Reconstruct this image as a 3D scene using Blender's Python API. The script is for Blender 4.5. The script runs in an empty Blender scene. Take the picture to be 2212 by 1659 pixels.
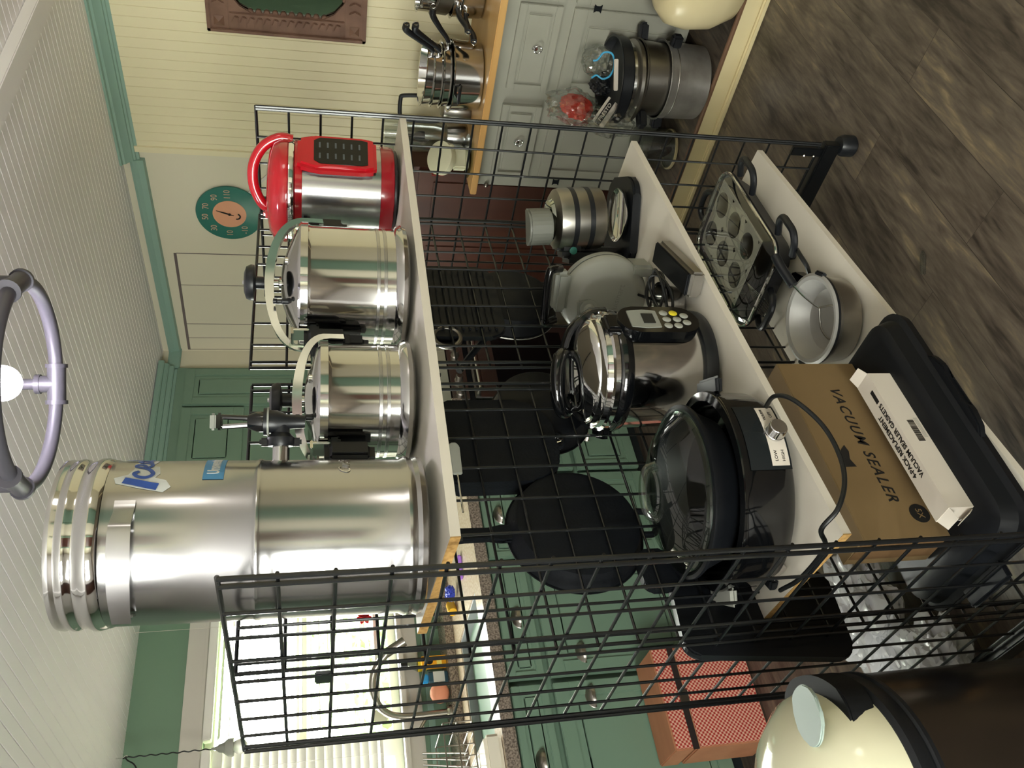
import bpy, bmesh, math, random
from mathutils import Vector, Matrix, Euler, noise
random.seed(7)
PI = math.pi
S = bpy.context.scene
COL = S.collection

# ---------------------------------------------------------------- camera (the photo was taken with the phone on its side)
CAM = Vector((-0.5947, -1.8120, 1.4916))
_y, _p, _r = 0.7295, 0.2345, -0.0064
_f = Vector((math.sin(_y)*math.cos(_p), math.cos(_y)*math.cos(_p), -math.sin(_p)))
_rt = Vector((math.cos(_y), -math.sin(_y), 0)); _up = _rt.cross(_f)
_R = _rt*math.cos(_r) + _up*math.sin(_r); _U = -_rt*math.sin(_r) + _up*math.cos(_r)
cam_d = bpy.data.cameras.new('camera'); cam = bpy.data.objects.new('camera', cam_d); COL.objects.link(cam)
cam.matrix_world = Matrix(((-_U.x, _R.x, -_f.x, CAM.x), (-_U.y, _R.y, -_f.y, CAM.y), (-_U.z, _R.z, -_f.z, CAM.z), (0, 0, 0, 1)))
cam_d.sensor_width = 36; cam_d.sensor_fit = 'HORIZONTAL'; cam_d.lens = 1850.75/2212*36; cam_d.clip_start = .05
S.camera = cam

# ---------------------------------------------------------------- world, lights, exposure
W = bpy.data.worlds.new('sky'); S.world = W; W.use_nodes = True
_n = W.node_tree.nodes; _bg = _n['Background']
_bg.inputs[0].default_value = (.97, 1.0, .92, 1); _bg.inputs[1].default_value = 30.0
def light(name, kind, loc, energy, color, rot=(0, 0, 0), **kw):
    l = bpy.data.lights.new(name, kind); l.energy = energy; l.color = color
    for k, v in kw.items(): setattr(l, k, v)
    o = bpy.data.objects.new(name, l); COL.objects.link(o); o.location = loc; o.rotation_euler = rot
    return o
def portal(name, loc, rot, sx, sy):
    o = light(name, 'AREA', loc, 1, (1, 1, 1), rot, shape='RECTANGLE', size=sx, size_y=sy)
    o.data.cycles.is_portal = True
portal('window_portal', (.71, 2.11, 1.51), (-PI/2, 0, 0), 1.40, .82)
portal('fill_window_portal', (-2.80, -2.0, 1.40), (0, -PI/2, 0), 1.1, 1.6)  # portal of the unseen window added for daylight fill
# ceiling fixture bulb (cool LED) and the lamp of the room behind the photographer
light('bulb_light', 'POINT', (.600, -.487, 2.048), 56, (.92, .88, 1.0), shadow_soft_size=.035)
light('rear_lamp_light', 'POINT', (1.2, -2.9, 2.0), 6, (1.0, .94, .86), shadow_soft_size=.2)
S.view_settings.view_transform = 'Standard'; S.view_settings.look = 'None'
S.view_settings.gamma = 1; S.view_settings.use_curve_mapping = False
S.view_settings.exposure = 0.42
S.cycles.max_bounces = 10; S.cycles.diffuse_bounces = 4; S.cycles.glossy_bounces = 5
S.cycles.transmission_bounces = 8; S.cycles.transparent_max_bounces = 12; S.cycles.sample_clamp_indirect = 6
S.cycles.use_denoising = True; S.cycles.caustics_reflective = False; S.cycles.caustics_refractive = False

# ---------------------------------------------------------------- materials
def srgb(h):
    if isinstance(h, str): h = [int(h[i:i+2], 16)/255 for i in (0, 2, 4)]
    return tuple((c/12.92 if c <= .04045 else ((c+.055)/1.055)**2.4) for c in h)
def mat(name, col, rough=.5, metal=0., noise_=None, bump=None, stretch=(1, 1, 1), trans=0., ior=1.45, coat=0., emit=0., alpha=1., aniso=0., rvar=None, spec=.5):
    """principled material; noise_=(scale, colour2, contrast) mixes a second colour in object space"""
    m = bpy.data.materials.new(name); m.use_nodes = True; nt = m.node_tree; N = nt.nodes; L = nt.links; b = N['Principled BSDF']
    c = srgb(col)+(1,)
    b.inputs['Base Color'].default_value = c; b.inputs['Roughness'].default_value = rough; b.inputs['Metallic'].default_value = metal
    b.inputs['Transmission Weight'].default_value = trans; b.inputs['IOR'].default_value = ior; b.inputs['Coat Weight'].default_value = coat
    b.inputs['Coat Roughness'].default_value = .05; b.inputs['Alpha'].default_value = alpha; b.inputs['Anisotropic'].default_value = aniso
    b.inputs['Specular IOR Level'].default_value = spec
    if emit: b.inputs['Emission Color'].default_value = c; b.inputs['Emission Strength'].default_value = emit
    if noise_ or bump or rvar:
        tc = N.new('ShaderNodeTexCoord'); mp = N.new('ShaderNodeMapping'); mp.inputs['Scale'].default_value = stretch
        L.new(tc.outputs['Object'], mp.inputs[0])
        def nz(scale, detail=4):
            n = N.new('ShaderNodeTexNoise'); n.inputs['Scale'].default_value = scale; n.inputs['Detail'].default_value = detail; L.new(mp.outputs[0], n.inputs[0]); return n
        if noise_:
            n = nz(noise_[0]); r = N.new('ShaderNodeValToRGB'); k = noise_[2] if len(noise_) > 2 else .2
            r.color_ramp.elements[0].position = .5-k; r.color_ramp.elements[1].position = .5+k
            r.color_ramp.elements[0].color = c; r.color_ramp.elements[1].color = srgb(noise_[1])+(1,)
            L.new(n.outputs[0], r.inputs[0]); L.new(r.outputs[0], b.inputs['Base Color'])
        if bump:
            n = nz(bump[0]); bp = N.new('ShaderNodeBump'); bp.inputs['Strength'].default_value = bump[1]; bp.inputs['Distance'].default_value = .002
            L.new(n.outputs[0], bp.inputs['Height']); L.new(bp.outputs[0], b.inputs['Normal'])
        if rvar:
            n = nz(rvar[0]); mr = N.new('ShaderNodeMapRange'); mr.inputs[3].default_value = rvar[1]; mr.inputs[4].default_value = rvar[2]
            mr.inputs[1].default_value = .35; mr.inputs[2].default_value = .65
            L.new(n.outputs[0], mr.inputs[0]); L.new(mr.outputs[0], b.inputs['Roughness'])
    return m
def floor_mat():
    m = bpy.data.materials.new('weathered_plank_floor'); m.use_nodes = True; nt = m.node_tree; N = nt.nodes; L = nt.links; b = N['Principled BSDF']
    tc = N.new('ShaderNodeTexCoord')
    br = N.new('ShaderNodeTexBrick'); br.offset = .37; br.inputs['Scale'].default_value = 1; br.inputs['Brick Width'].default_value = 1.25
    br.inputs['Row Height'].default_value = .150; br.inputs['Mortar Size'].default_value = .0012; br.inputs['Mortar Smooth'].default_value = .6
    br.inputs['Color1'].default_value = (0, 0, 0, 1); br.inputs['Color2'].default_value = (1, 1, 1, 1); br.inputs['Mortar'].default_value = (0, 0, 0, 1); br.inputs['Bias'].default_value = 0
    L.new(tc.outputs['Object'], br.inputs[0])
    # per plank offset so grain changes from plank to plank
    cx = N.new('ShaderNodeVectorMath'); cx.operation = 'SCALE'; cx.inputs[3].default_value = 7.3; L.new(br.outputs['Color'], cx.inputs[0])
    ad = N.new('ShaderNodeVectorMath'); ad.operation = 'ADD'; L.new(tc.outputs['Object'], ad.inputs[0]); L.new(cx.outputs[0], ad.inputs[1])
    mp = N.new('ShaderNodeMapping'); mp.inputs['Scale'].default_value = (1, 6, 1); L.new(ad.outputs[0], mp.inputs[0])
    def nz(sc, det, dist, src=mp):
        n = N.new('ShaderNodeTexNoise'); n.inputs['Scale'].default_value = sc; n.inputs['Detail'].default_value = det; n.inputs['Distortion'].default_value = dist; L.new(src.outputs[0], n.inputs[0]); return n
    n1 = nz(3.6, 10, 1.4); n2 = nz(2.0, 2, .3, ad); n3 = nz(16, 6, .6)
    mx = N.new('ShaderNodeMix'); mx.data_type = 'FLOAT'; mx.inputs[0].default_value = .45; L.new(n1.outputs[0], mx.inputs[2]); L.new(n2.outputs[0], mx.inputs[3])
    mx2 = N.new('ShaderNodeMix'); mx2.data_type = 'FLOAT'; mx2.inputs[0].default_value = .22; L.new(mx.outputs[0], mx2.inputs[2]); L.new(n3.outputs[0], mx2.inputs[3])
    r = N.new('ShaderNodeValToRGB'); e = r.color_ramp.elements; e[0].position = .38; e[1].position = .64
    e[0].color = srgb('302822')+(1,); e[1].color = srgb('8a7b61')+(1,)
    for p_, c_ in ((.44, '463d35'), (.49, '544a40'), (.54, '5f554a'), (.59, '6f6250')):
        q = e.new(p_); q.color = srgb(c_)+(1,)
    L.new(mx2.outputs[0], r.inputs[0])
    mm = N.new('ShaderNodeMix'); mm.data_type = 'RGBA'; mm.inputs[7].default_value = srgb('332b25')+(1,); L.new(br.outputs['Fac'], mm.inputs[0]); L.new(r.outputs[0], mm.inputs[6])
    L.new(mm.outputs[2], b.inputs['Base Color']); b.inputs['Roughness'].default_value = .42
    bp = N.new('ShaderNodeBump'); bp.inputs['Strength'].default_value = .25; bp.inputs['Distance'].default_value = .002; L.new(n3.outputs[0], bp.inputs['Height']); L.new(bp.outputs[0], b.inputs['Normal'])
    return m
def checker_mat(name, c1, c2, scale, rough=.7):
    m = bpy.data.materials.new(name); m.use_nodes = True; nt = m.node_tree; N = nt.nodes; L = nt.links; b = N['Principled BSDF']
    tc = N.new('ShaderNodeTexCoord'); ck = N.new('ShaderNodeTexChecker'); ck.inputs['Scale'].default_value = scale
    mp = N.new('ShaderNodeMapping'); mp.inputs['Location'].default_value = (.0031, .0017, .0023); L.new(tc.outputs['Object'], mp.inputs[0]); L.new(mp.outputs[0], ck.inputs[0])
    ck.inputs[1].default_value = srgb(c1)+(1,); ck.inputs[2].default_value = srgb(c2)+(1,); L.new(ck.outputs[0], b.inputs['Base Color']); b.inputs['Roughness'].default_value = rough
    return m
def glass_mat(name, col, rough=.02, mixf=.12):
    """thin clear glass / film: mostly see-through with gloss on top"""
    m = bpy.data.materials.new(name); m.use_nodes = True; nt = m.node_tree; N = nt.nodes; L = nt.links; N.remove(N['Principled BSDF'])
    t = N.new('ShaderNodeBsdfTransparent'); t.inputs[0].default_value = srgb(col)+(1,); g = N.new('ShaderNodeBsdfGlossy'); g.inputs['Roughness'].default_value = rough
    lw = N.new('ShaderNodeLayerWeight'); lw.inputs[0].default_value = .25; mr = N.new('ShaderNodeMapRange'); mr.inputs[3].default_value = mixf; mr.inputs[4].default_value = .45
    mx = N.new('ShaderNodeMixShader'); L.new(lw.outputs['Facing'], mr.inputs[0]); L.new(mr.outputs[0], mx.inputs[0]); L.new(t.outputs[0], mx.inputs[1]); L.new(g.outputs[0], mx.inputs[2])
    L.new(mx.outputs[0], N['Material Output'].inputs[0]); return m
K = {}
K['floor'] = floor_mat()
K['ceil'] = mat('painted_ceiling_boards', 'f4f0f2', .55)
K['cream'] = mat('cream_painted_boards', 'e0d6b2', .5)
K['plainwall'] = mat('plain_cream_wall', 'd6cfb8', .6)
K['green'] = mat('green_cabinet_paint', '76907d', .38, noise_=(3, '6f8976', .3))
K['crown'] = mat('sage_green_trim_paint', '86a395', .4)
K['wallgreen'] = mat('green_wall_paint', '6f8a74', .5)
K['casing'] = mat('window_casing_paint', 'c9c3ba', .45)
K['grey'] = mat('grey_cabinet_paint', '9c9b8f', .45, noise_=(6, '929184', .25))
K['butcher'] = mat('butcher_block', 'cda56a', .4, noise_=(9, 'b98a4c', .2), stretch=(1, .12, 1))
K['granite'] = mat('speckled_granite', '9a8d80', .25, noise_=(140, '5f554d', .12))
K['granite_top'] = mat('pale_counter_top', 'd8c8b2', .25, noise_=(90, 'c0ab92', .15))
K['steel'] = mat('polished_steel', 'cbcac8', .10, 1, rvar=(3, .07, .14))
K['steelb'] = mat('brushed_steel', 'b2b1b2', .20, 1, bump=(55, .05), stretch=(1, 1, .02), aniso=.2)
K['steeld'] = mat('aged_steel', '8f8c86', .33, 1, noise_=(5, 'a29d95', .2))
K['alu'] = mat('cast_aluminium', 'c2c0bc', .38, .75, noise_=(12, '8f8a82', .25))
K['chrome'] = mat('chrome', 'e0e0e0', .06, 1)
K['nickel'] = mat('satin_nickel', '9a948c', .3, 1)
K['blackp'] = mat('black_plastic', '14161a', .38)
K['blackg'] = mat('glossy_black_plastic', '08090b', .09, coat=.4)
K['wire'] = mat('black_coated_wire', '0c0e10', .33, coat=.25)
K['iron'] = mat('cast_iron', '0a0d12', .6, noise_=(40, '0e1116', .2), bump=(160, .3), spec=.22)
K['nonstick'] = mat('nonstick_coating', '0e1014', .45, spec=.3)
K['white'] = mat('white_melamine', 'd9d2c5', .4)
K['chip'] = mat('raw_particleboard', 'b58f55', .8, noise_=(120, '8f6c3b', .2))
K['red'] = mat('glossy_red_plastic', 'b01420', .13, coat=.6)
K['redd'] = mat('red_metal_band', '8e0f1c', .22, coat=.3)
K['paper'] = mat('white_card', 'cfc6ba', .7)
K['card'] = mat('brown_cardboard', '76603f', .85, noise_=(4, '6b5637', .3))
K['cardd'] = mat('cardboard_inner', '5e4427', .9)
K['ink'] = mat('black_ink', '120f0e', .7)
K['cherry'] = mat('dark_cherry_wood', '573224', .4, noise_=(5, '3a1f17', .22), stretch=(1, 1, .12))
K['carved'] = mat('carved_walnut', '80604e', .55, noise_=(14, '634637', .25))
K['mirror'] = mat('mirror_glass', 'b9c0b4', .02, 1)
K['glass'] = glass_mat('clear_glass', 'f4f8f4', .02, .035)
K['film'] = glass_mat('clear_plastic_film', 'eef0ee', .12, .14)
K['dgl'] = glass_mat('thick_glass', 'dfe8e2', .03, .08)
K['cord'] = mat('black_rubber_cord', '0d0f10', .45)
K['blind'] = mat('white_blind_slat', 'e6e2dc', .5)
K['leaf'] = mat('leaf_green', '7d9a66', .6, noise_=(2, 'a0b58a', .2))
K['bark'] = mat('bark', '6a5a48', .8)
K['grass'] = mat('lawn', '6f9a4a', .9)
K['cork'] = mat('green_enamel_dial', '2f6f63', .3)
K['cop'] = mat('salmon_dial_centre', 'd99a76', .4)
K['digit'] = mat('tan_dial_numerals', 'c9a58c', .45)
K['blueink'] = mat('blue_decal', '2c50a0', .4)
K['bluel'] = mat('light_blue_decal', '4a8fc0', .4)
K['decalw'] = mat('worn_white_decal', 'cfd2cf', .5)
K['greyp'] = mat('grey_plastic', '8c8e86', .4)
K['greyl'] = mat('light_grey_enamel', '9a9b93', .35)
K['gripg'] = mat('grey_grip_plastic', '6f7068', .4)
K['creamp'] = mat('cream_plastic', 'e3e2c4', .35)
K['ceramic'] = mat('cream_stoneware', 'd3c69f', .3, noise_=(3, 'c2b288', .3))
K['check'] = checker_mat('red_gingham', 'a82f27', 'dcae98', 135)
K['hwood'] = mat('reddish_box_wood', 'b9805f', .6, noise_=(10, 'a56e4f', .2), stretch=(.2, 1, 1))
K['darkd'] = mat('dark_display', '1c2022', .2)
K['bulb'] = mat('lit_bulb', 'fff8ff', .3, emit=60)
K['platform'] = mat('cream_painted_step', 'd8caa0', .5, noise_=(5, 'cbbb8f', .3))
K['nose'] = mat('brown_step_nosing', '6a4f3c', .4)

# ---------------------------------------------------------------- geometry helpers
def T(x=0, y=0, z=0): return Matrix.Translation((x, y, z))
def RX(a): return Matrix.Rotation(a, 4, 'X')
def RY(a): return Matrix.Rotation(a, 4, 'Y')
def RZ(a): return Matrix.Rotation(a, 4, 'Z')
def arc(r, a0, a1, n, cx=0, cy=0): return [(cx+r*math.cos(a0+(a1-a0)*i/n), cy+r*math.sin(a0+(a1-a0)*i/n)) for i in range(n+1)]
def smooth(pts, n=6, closed=False):
    P = [Vector(p) for p in pts]; out = []; m = len(P)
    for i in range(m if closed else m-1):
        a = P[(i-1) % m] if closed or i else P[0]*2-P[1]; b = P[i]; c = P[(i+1) % m]; d = P[(i+2) % m] if closed or i+2 < m else P[-1]*2-P[-2]
        for k in range(n):
            t = k/n; out.append(.5*((2*b)+(c-a)*t+(2*a-5*b+4*c-d)*t*t+(3*b-a-3*c+d)*t**3))
    if not closed: out.append(P[-1])
    return out
class MB:
    def __init__(s): s.b = bmesh.new()
    def add(s, vs, fs, M=None):
        v = [s.b.verts.new(M @ Vector(p) if M else Vector(p)) for p in vs]
        for f in fs:
            try: s.b.faces.new([v[i] for i in f])
            except ValueError: pass
        return v
    def box(s, c, d, M=None, bev=0, seg=2):
        n0 = len(s.b.verts); x, y, z = c; a, b_, h = d[0]/2, d[1]/2, d[2]/2
        vs = [(x+i*a, y+j*b_, z+k*h) for i in (-1, 1) for j in (-1, 1) for k in (-1, 1)]
        v = s.add(vs, [(0, 1, 3, 2), (4, 6, 7, 5), (0, 4, 5, 1), (2, 3, 7, 6), (0, 2, 6, 4), (1, 5, 7, 3)], M)
        if bev:
            es = {e for q in v for e in q.link_edges}
            bmesh.ops.bevel(s.b, geom=list(es), offset=bev, segments=seg, affect='EDGES', clamp_overlap=True)
        return s
    def lathe(s, prof, seg=40, M=None, sx=1, sy=1, a0=0, a1=2*PI):
        full = abs(a1-a0-2*PI) < 1e-6; n = seg if full else seg+1; rings = []
        for r, z in prof:
            if r < 1e-6: rings.append([s.b.verts.new((M @ Vector((0, 0, z))) if M else Vector((0, 0, z)))])
            else:
                q = []
                for i in range(n):
                    a = a0+(a1-a0)*i/seg; p = Vector((r*sx*math.cos(a), r*sy*math.sin(a), z)); q.append(s.b.verts.new(M @ p if M else p))
                rings.append(q)
        for A, B in zip(rings, rings[1:]):
            for i in range(n if full else n-1):
                j = (i+1) % n
                try:
                    if len(A) == 1 and len(B) == 1: continue
                    elif len(A) == 1: s.b.faces.new((A[0], B[j], B[i]))
                    elif len(B) == 1: s.b.faces.new((A[i], A[j], B[0]))
                    else: s.b.faces.new((A[i], A[j], B[j], B[i]))
                except ValueError: pass
        return s
    def tube(s, pts, r, seg=8, closed=False, M=None, cap=True, flat=1.0, rs=None):
        P = [Vector(p) for p in pts]; m = len(P); rings = []; up = None
        for i in range(m):
            a = P[i-1] if (i or closed) else P[i]; c = P[(i+1) % m] if (i < m-1 or closed) else P[i]; t = (c-a).normalized()
            if up is None:
                up = Vector((0, 0, 1)) if abs(t.z) < .9 else Vector((1, 0, 0))
            up = (up-t*up.dot(t)).normalized(); w = t.cross(up); R_ = rs[i] if rs else r; q = []
            for k in range(seg):
                g = 2*PI*k/seg; p = P[i]+(up*math.cos(g)*flat+w*math.sin(g))*R_; q.append(s.b.verts.new(M @ p if M else p))
            rings.append(q)
        for i in range(m if closed else m-1):
            A, B = rings[i], rings[(i+1) % m]
            for k in range(seg):
                j = (k+1) % seg
                try: s.b.faces.new((A[k], A[j], B[j], B[k]))
                except ValueError: pass
        if cap and not closed:
            s.b.faces.new(rings[0][::-1]); s.b.faces.new(rings[-1])
        return s
    def prism(s, poly, z0, z1, M=None, bev=0):
        n = len(poly); v = s.add([(x, y, z0) for x, y in poly]+[(x, y, z1) for x, y in poly],
            [tuple(range(n))[::-1], tuple(range(n, 2*n))]+[(i, (i+1) % n, n+(i+1) % n, n+i) for i in range(n)], M)
        if bev:
            es = {e for q in v for e in q.link_edges}
            bmesh.ops.bevel(s.b, geom=list(es), offset=bev, segments=2, affect='EDGES', clamp_overlap=True)
        return s
    def sphere(s, c, r, seg=16, M=None, sc=(1, 1, 1)):
        pr = [(math.sin(PI*i/(seg//2)), -math.cos(PI*i/(seg//2))) for i in range(seg//2+1)]
        MM = T(*c) @ Matrix.Diagonal((r*sc[0], r*sc[1], r*sc[2], 1)); return s.lathe(pr, seg, (M @ MM) if M else MM)
    def hexa(s, q, M=None):
        """8 corners: bottom 4 (ccw) then top 4"""
        s.add(q, [(3, 2, 1, 0), (4, 5, 6, 7), (0, 1, 5, 4), (1, 2, 6, 5), (2, 3, 7, 6), (3, 0, 4, 7)], M); return s
    def mesh(s, name, m, ang=35):
        bmesh.ops.recalc_face_normals(s.b, faces=s.b.faces[:])
        me = bpy.data.meshes.new(name); s.b.to_mesh(me); s.b.free(); me.polygons.foreach_set('use_smooth', [True]*len(me.polygons))
        me.set_sharp_from_angle(angle=math.radians(ang)); me.materials.append(K[m] if isinstance(m, str) else m); return me
def part(name, mb, m, parent=None, label=None, loc=None, rot=None, ang=35):
    me = mb.mesh(name, m, ang) if isinstance(mb, MB) else mb
    o = bpy.data.objects.new(name, me); COL.objects.link(o)
    if parent: o.parent = parent
    if label: o['label'] = label
    if loc: o.location = loc
    if rot: o.rotation_euler = rot
    return o
def thing(name, label, cat, loc=(0, 0, 0), rotz=0, group=None, tilt=None):
    o = bpy.data.objects.new(name, None); COL.objects.link(o); o.empty_display_size = .05
    o.location = loc; o.rotation_euler = (tilt[0] if tilt else 0, tilt[1] if tilt else 0, rotz); o['label'] = label; o['category'] = cat
    if group: o['group'] = group
    return o
def solo(name, mb, m, label, cat, loc=None, rot=None, group=None, ang=35):
    o = part(name, mb, m, None, label, loc, rot, ang); o['category'] = cat
    if group: o['group'] = group
    return o
def attach(o, par):
    o.parent = par; o.matrix_parent_inverse = (Matrix.Translation(par.location) @ par.rotation_euler.to_matrix().to_4x4()).inverted()
def struct(name, mb, m, parent=None, ang=35):
    o = part(name, mb, m, parent, ang=ang)
    if not parent: o['kind'] = 'structure'
    return o
def face(x, y):
    """rotation about z that turns a thing's -Y towards the photographer"""
    return math.atan2(-(x-CAM.x), (y-CAM.y))
def textmesh(body, size, ext=.0004, wrap=None, shear=0, spacing=1.0, bold=0, sx=1.0, align='CENTER'):
    cu = bpy.data.curves.new('txt', 'FONT'); cu.body = body; cu.size = size; cu.extrude = ext; cu.align_x = align; cu.align_y = 'CENTER'
    cu.shear = shear; cu.space_character = spacing; cu.offset = bold; cu.resolution_u = 3
    o = bpy.data.objects.new('txt', cu); COL.objects.link(o); bpy.context.view_layer.update()
    me = bpy.data.meshes.new_from_object(o.evaluated_get(bpy.context.evaluated_depsgraph_get())); bpy.data.objects.remove(o); bpy.data.curves.remove(cu)
    for v in me.vertices: v.co.x *= sx
    if wrap:      # wrap round a vertical cylinder of radius wrap, text upright, facing -Y at angle 0
        for v in me.vertices:
            a = v.co.x/wrap; r = wrap+v.co.z; v.co = Vector((r*math.sin(a), -r*math.cos(a), v.co.y))
    return me
def text(name, body, size, m, parent, M=None, **kw):
    me = textmesh(body, size, **kw)
    if M is not None: me.transform(M)
    me.materials.append(K[m]); o = bpy.data.objects.new(name, me); COL.objects.link(o); o.parent = parent; return o
UPR = RX(PI/2)     # text lying in XY -> standing, facing -Y
def dup(root, loc=None, rotz=None, label=None, group=None):
    r = root.copy(); COL.objects.link(r)
    if loc: r.location = loc
    if rotz is not None: r.rotation_euler[2] = rotz
    if label: r['label'] = label
    if group: r['group'] = group
    def kids(a, b):
        for ch in a.children:
            c = ch.copy(); COL.objects.link(c); c.parent = b; kids(ch, c)
    kids(root, r); return r
def plane(P, Q, R):
    P, Q, R = Vector(P), Vector(Q), Vector(R); n = (Q-P).cross(R-P); return lambda x, y: P.z-(n.x*(x-P.x)+n.y*(y-P.y))/n.z

# ================================================================ THE ROOM
ZC = 2.35; XR = 2.80; YB = 2.0; XL = -2.8; YF = -3.6; ZS = .066; ZF = -.02
def CE(y): return 2.274-.021*y      # the ceiling falls slightly towards the window wall
struct('floor', MB().box(((XL+XR)/2, (YF+YB)/2, ZF-.025), (XR-XL, YB-YF, .05)), 'floor')
# raised platform along the right wall with its painted face, shoe moulding and nosing
mb = MB().box((2.4425, -1.24, (ZS+ZF)/2-.004), (.715, 4.70, ZS-ZF-.004)); struct('trim_1', mb, 'platform')
mb = MB().box((2.078, -1.24, ZF+.011), (.018, 4.70, .022), bev=.006); struct('trim_2', mb, 'platform')
pf = MB().box((2.448, -1.24, ZS-.002), (.702, 4.70, .005)); struct('trim_3', pf, 'floor')
mb = MB().tube([(2.092, -3.56, ZS-.004), (2.092, 1.09, ZS-.004)], .009, 10); struct('trim_4', mb, 'nose')

def beads(x0, x1, pitch, g, d):
    """board profile (u, depth): flat boards parted by V grooves"""
    out = []; x = x0
    while x < x1-1e-6:
        e = min(x+pitch, x1); out += [(x+g, 0), (e-g, 0), (e, d)]; x = e
    return [(x0, d)]+out
def strip_panel(prof, a0, a1, fn):
    mb = MB(); n = len(prof); vs = [fn(u, a0, d) for u, d in prof]+[fn(u, a1, d) for u, d in prof]
    mb.add(vs, [(i, i+1, n+i+1, n+i) for i in range(n-1)]); return mb
# ceiling: boards run front to back, a flat drop beam crosses them
cb = strip_panel(beads(XL, XR, .045, .0022, .0035), YF, YB, lambda u, a, d: (u, a, CE(a)+d))
cb.hexa([(x, y, CE(y)+.01+dz) for dz in (0, .05) for x, y in ((XL-.06, YF-.06), (XR+.06, YF-.06), (XR+.06, YB+.12), (XL-.06, YB+.12))]); struct('ceiling', cb, 'ceil', ang=15)
mb = MB().box(((XL+XR)/2, -.47, CE(-.47)-.016), (XR-XL, .080, .036), bev=.003); struct('trim_5', mb, 'ceil')
# right wall: beadboard panel, then a plain stretch with painted board seams
bw = strip_panel(beads(YF, .445, .0417, .0018, .0026), 0, 2.27, lambda u, a, d: (XR-.012+d, u, a))
bw.box((XR-.0045, (YF+.445)/2, 1.13), (.009, .445-YF, 2.26)); bw.box((XR-.014, .444, 1.12), (.009, .030, 2.24), bev=.002)
struct('wall_right', MB().box((XR+.03, (YF+YB)/2, ZC/2), (.06, YB-YF, ZC+.12)), 'plainwall')
struct('trim_6', bw, 'cream', ang=15)
mb = MB()
for (y, w) in ((1.025, .004), (1.228, .002), (1.498, .002), (1.600, .0015), (1.688, .002)): mb.box((XR-.0008, y, 1.05), (.0016, w, 2.10))
mb.box((XR-.001, 1.357, 2.106), (.002, .665, .013)); struct('trim_7', mb, mat('dark_board_joint', '6a5f5c', .8))  # thin dark strips along the board joints
mb = MB().box((XR-.004, .60, 1.70), (.008, .012, .34), T(XR, .60, 1.70) @ RX(-.86) @ T(-XR, -.60, -1.70)); struct('trim_8', mb, 'casing')
# crown mouldings
def crown(prof, y0, y1):
    n = len(prof); mb = MB(); k = 1.11; mb.add([(XR-a*k, y0, CE(y0)-b*k) for a, b in prof]+[(XR-a*k, y1, CE(y1)-b*k) for a, b in prof],
        [(i, (i+1) % n, n+(i+1) % n, n+i) for i in range(n)]+[tuple(range(n))[::-1], tuple(range(n, 2*n))]); return mb
struct('trim_9', crown([(0, 0), (.062, 0), (.062, .008), (.052, .012), (.050, .020), (.034, .034), (.028, .044), (.021, .046), (.019, .053), (.014, .056), (.012, .066), (0, .066)], YF, .497), 'crown', ang=20)
struct('trim_10', crown([(0, .030), (.026, .030), (.030, .040), (.022, .056), (.020, .078), (0, .083)], .497, 1.71), 'crown', ang=20)
# back wall with the window opening
struct('wall_corner', MB().box(((2.66+XR)/2, (1.70+YB)/2, ZC/2), (XR-2.66, YB-1.70, ZC)), 'plainwall')
struct('trim_13', MB().box((2.735, 1.691, CE(1.7)-.064), (.15, .022, .062), bev=.004), 'crown')
WX0, WX1, WZ0, WZ1 = .005, 1.416, 1.092, 1.925
wb = MB()
for x0, x1, z0, z1 in ((XL, WX0, ZF-.04, ZC+.06), (WX1, XR, ZF-.04, ZC+.06), (WX0, WX1, ZF-.04, WZ0), (WX0, WX1, WZ1, ZC+.06)): wb.box(((x0+x1)/2, YB+.06, (z0+z1)/2), (x1-x0, .12, z1-z0))
struct('wall_back', wb, 'wallgreen')
mb = MB()
mb.box(((WX0+WX1)/2, YB-.010, WZ1+.045), (WX1-WX0+.18, .020, .092), bev=.003).box(((WX0+WX1)/2, YB-.014, WZ1+.012), (WX1-WX0+.18, .026, .016), bev=.002)
for x in (WX0-.045, WX1+.045): mb.box((x, YB-.010, (WZ0+WZ1)/2), (.09, .020, WZ1-WZ0), bev=.003)
mb.box(((WX0+WX1)/2, YB-.030, WZ0-.008), (WX1-WX0+.22, .075, .022), bev=.004).box(((WX0+WX1)/2, YB-.008, WZ0-.055), (WX1-WX0+.2, .018, .07), bev=.003)
struct('trim_11', mb, 'casing')
mb = MB().box((.6, YB-.006, 1.015), (2.4, .012, .02), bev=.002).box((.6, YB-.008, .965), (2.4, .016, .03), bev=.003); struct('trim_12', mb, 'crown')
mb = MB()
for z, h in ((WZ0+.02, .04), (WZ1-.02, .04), (1.525, .045)): mb.box(((WX0+WX1)/2, YB+.06, z), (WX1-WX0, .045, h), bev=.003)
for x, w in ((WX0+.02, .04), (WX1-.02, .04), (.741, .10)): mb.box((x, YB+.06, (WZ0+WZ1)/2), (w, .05, WZ1-WZ0), bev=.003)
win = struct('window_1', mb, 'casing')
part('pane', MB().box(((WX0+WX1)/2, YB+.062, (WZ0+WZ1)/2), (WX1-WX0, .004, WZ1-WZ0)), glass_mat('window_pane', 'ffffff', .0, .02), win)
struct('wall_front', MB().box(((XL+XR)/2, YF-.03, ZC/2), (XR-XL+.12, .06, ZC+.12)), 'plainwall')
wl = MB()
for y0, y1, z0, z1 in ((YF, -2.8, ZF-.04, ZC+.06), (-1.2, YB, ZF-.04, ZC+.06), (-2.8, -1.2, ZF-.04, .85), (-2.8, -1.2, 1.95, ZC+.06)): wl.box((XL-.03, (y0+y1)/2, (z0+z1)/2), (.06, y1-y0, z1-z0))
struct('wall_left', wl, 'ceil')
mb = MB()
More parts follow.
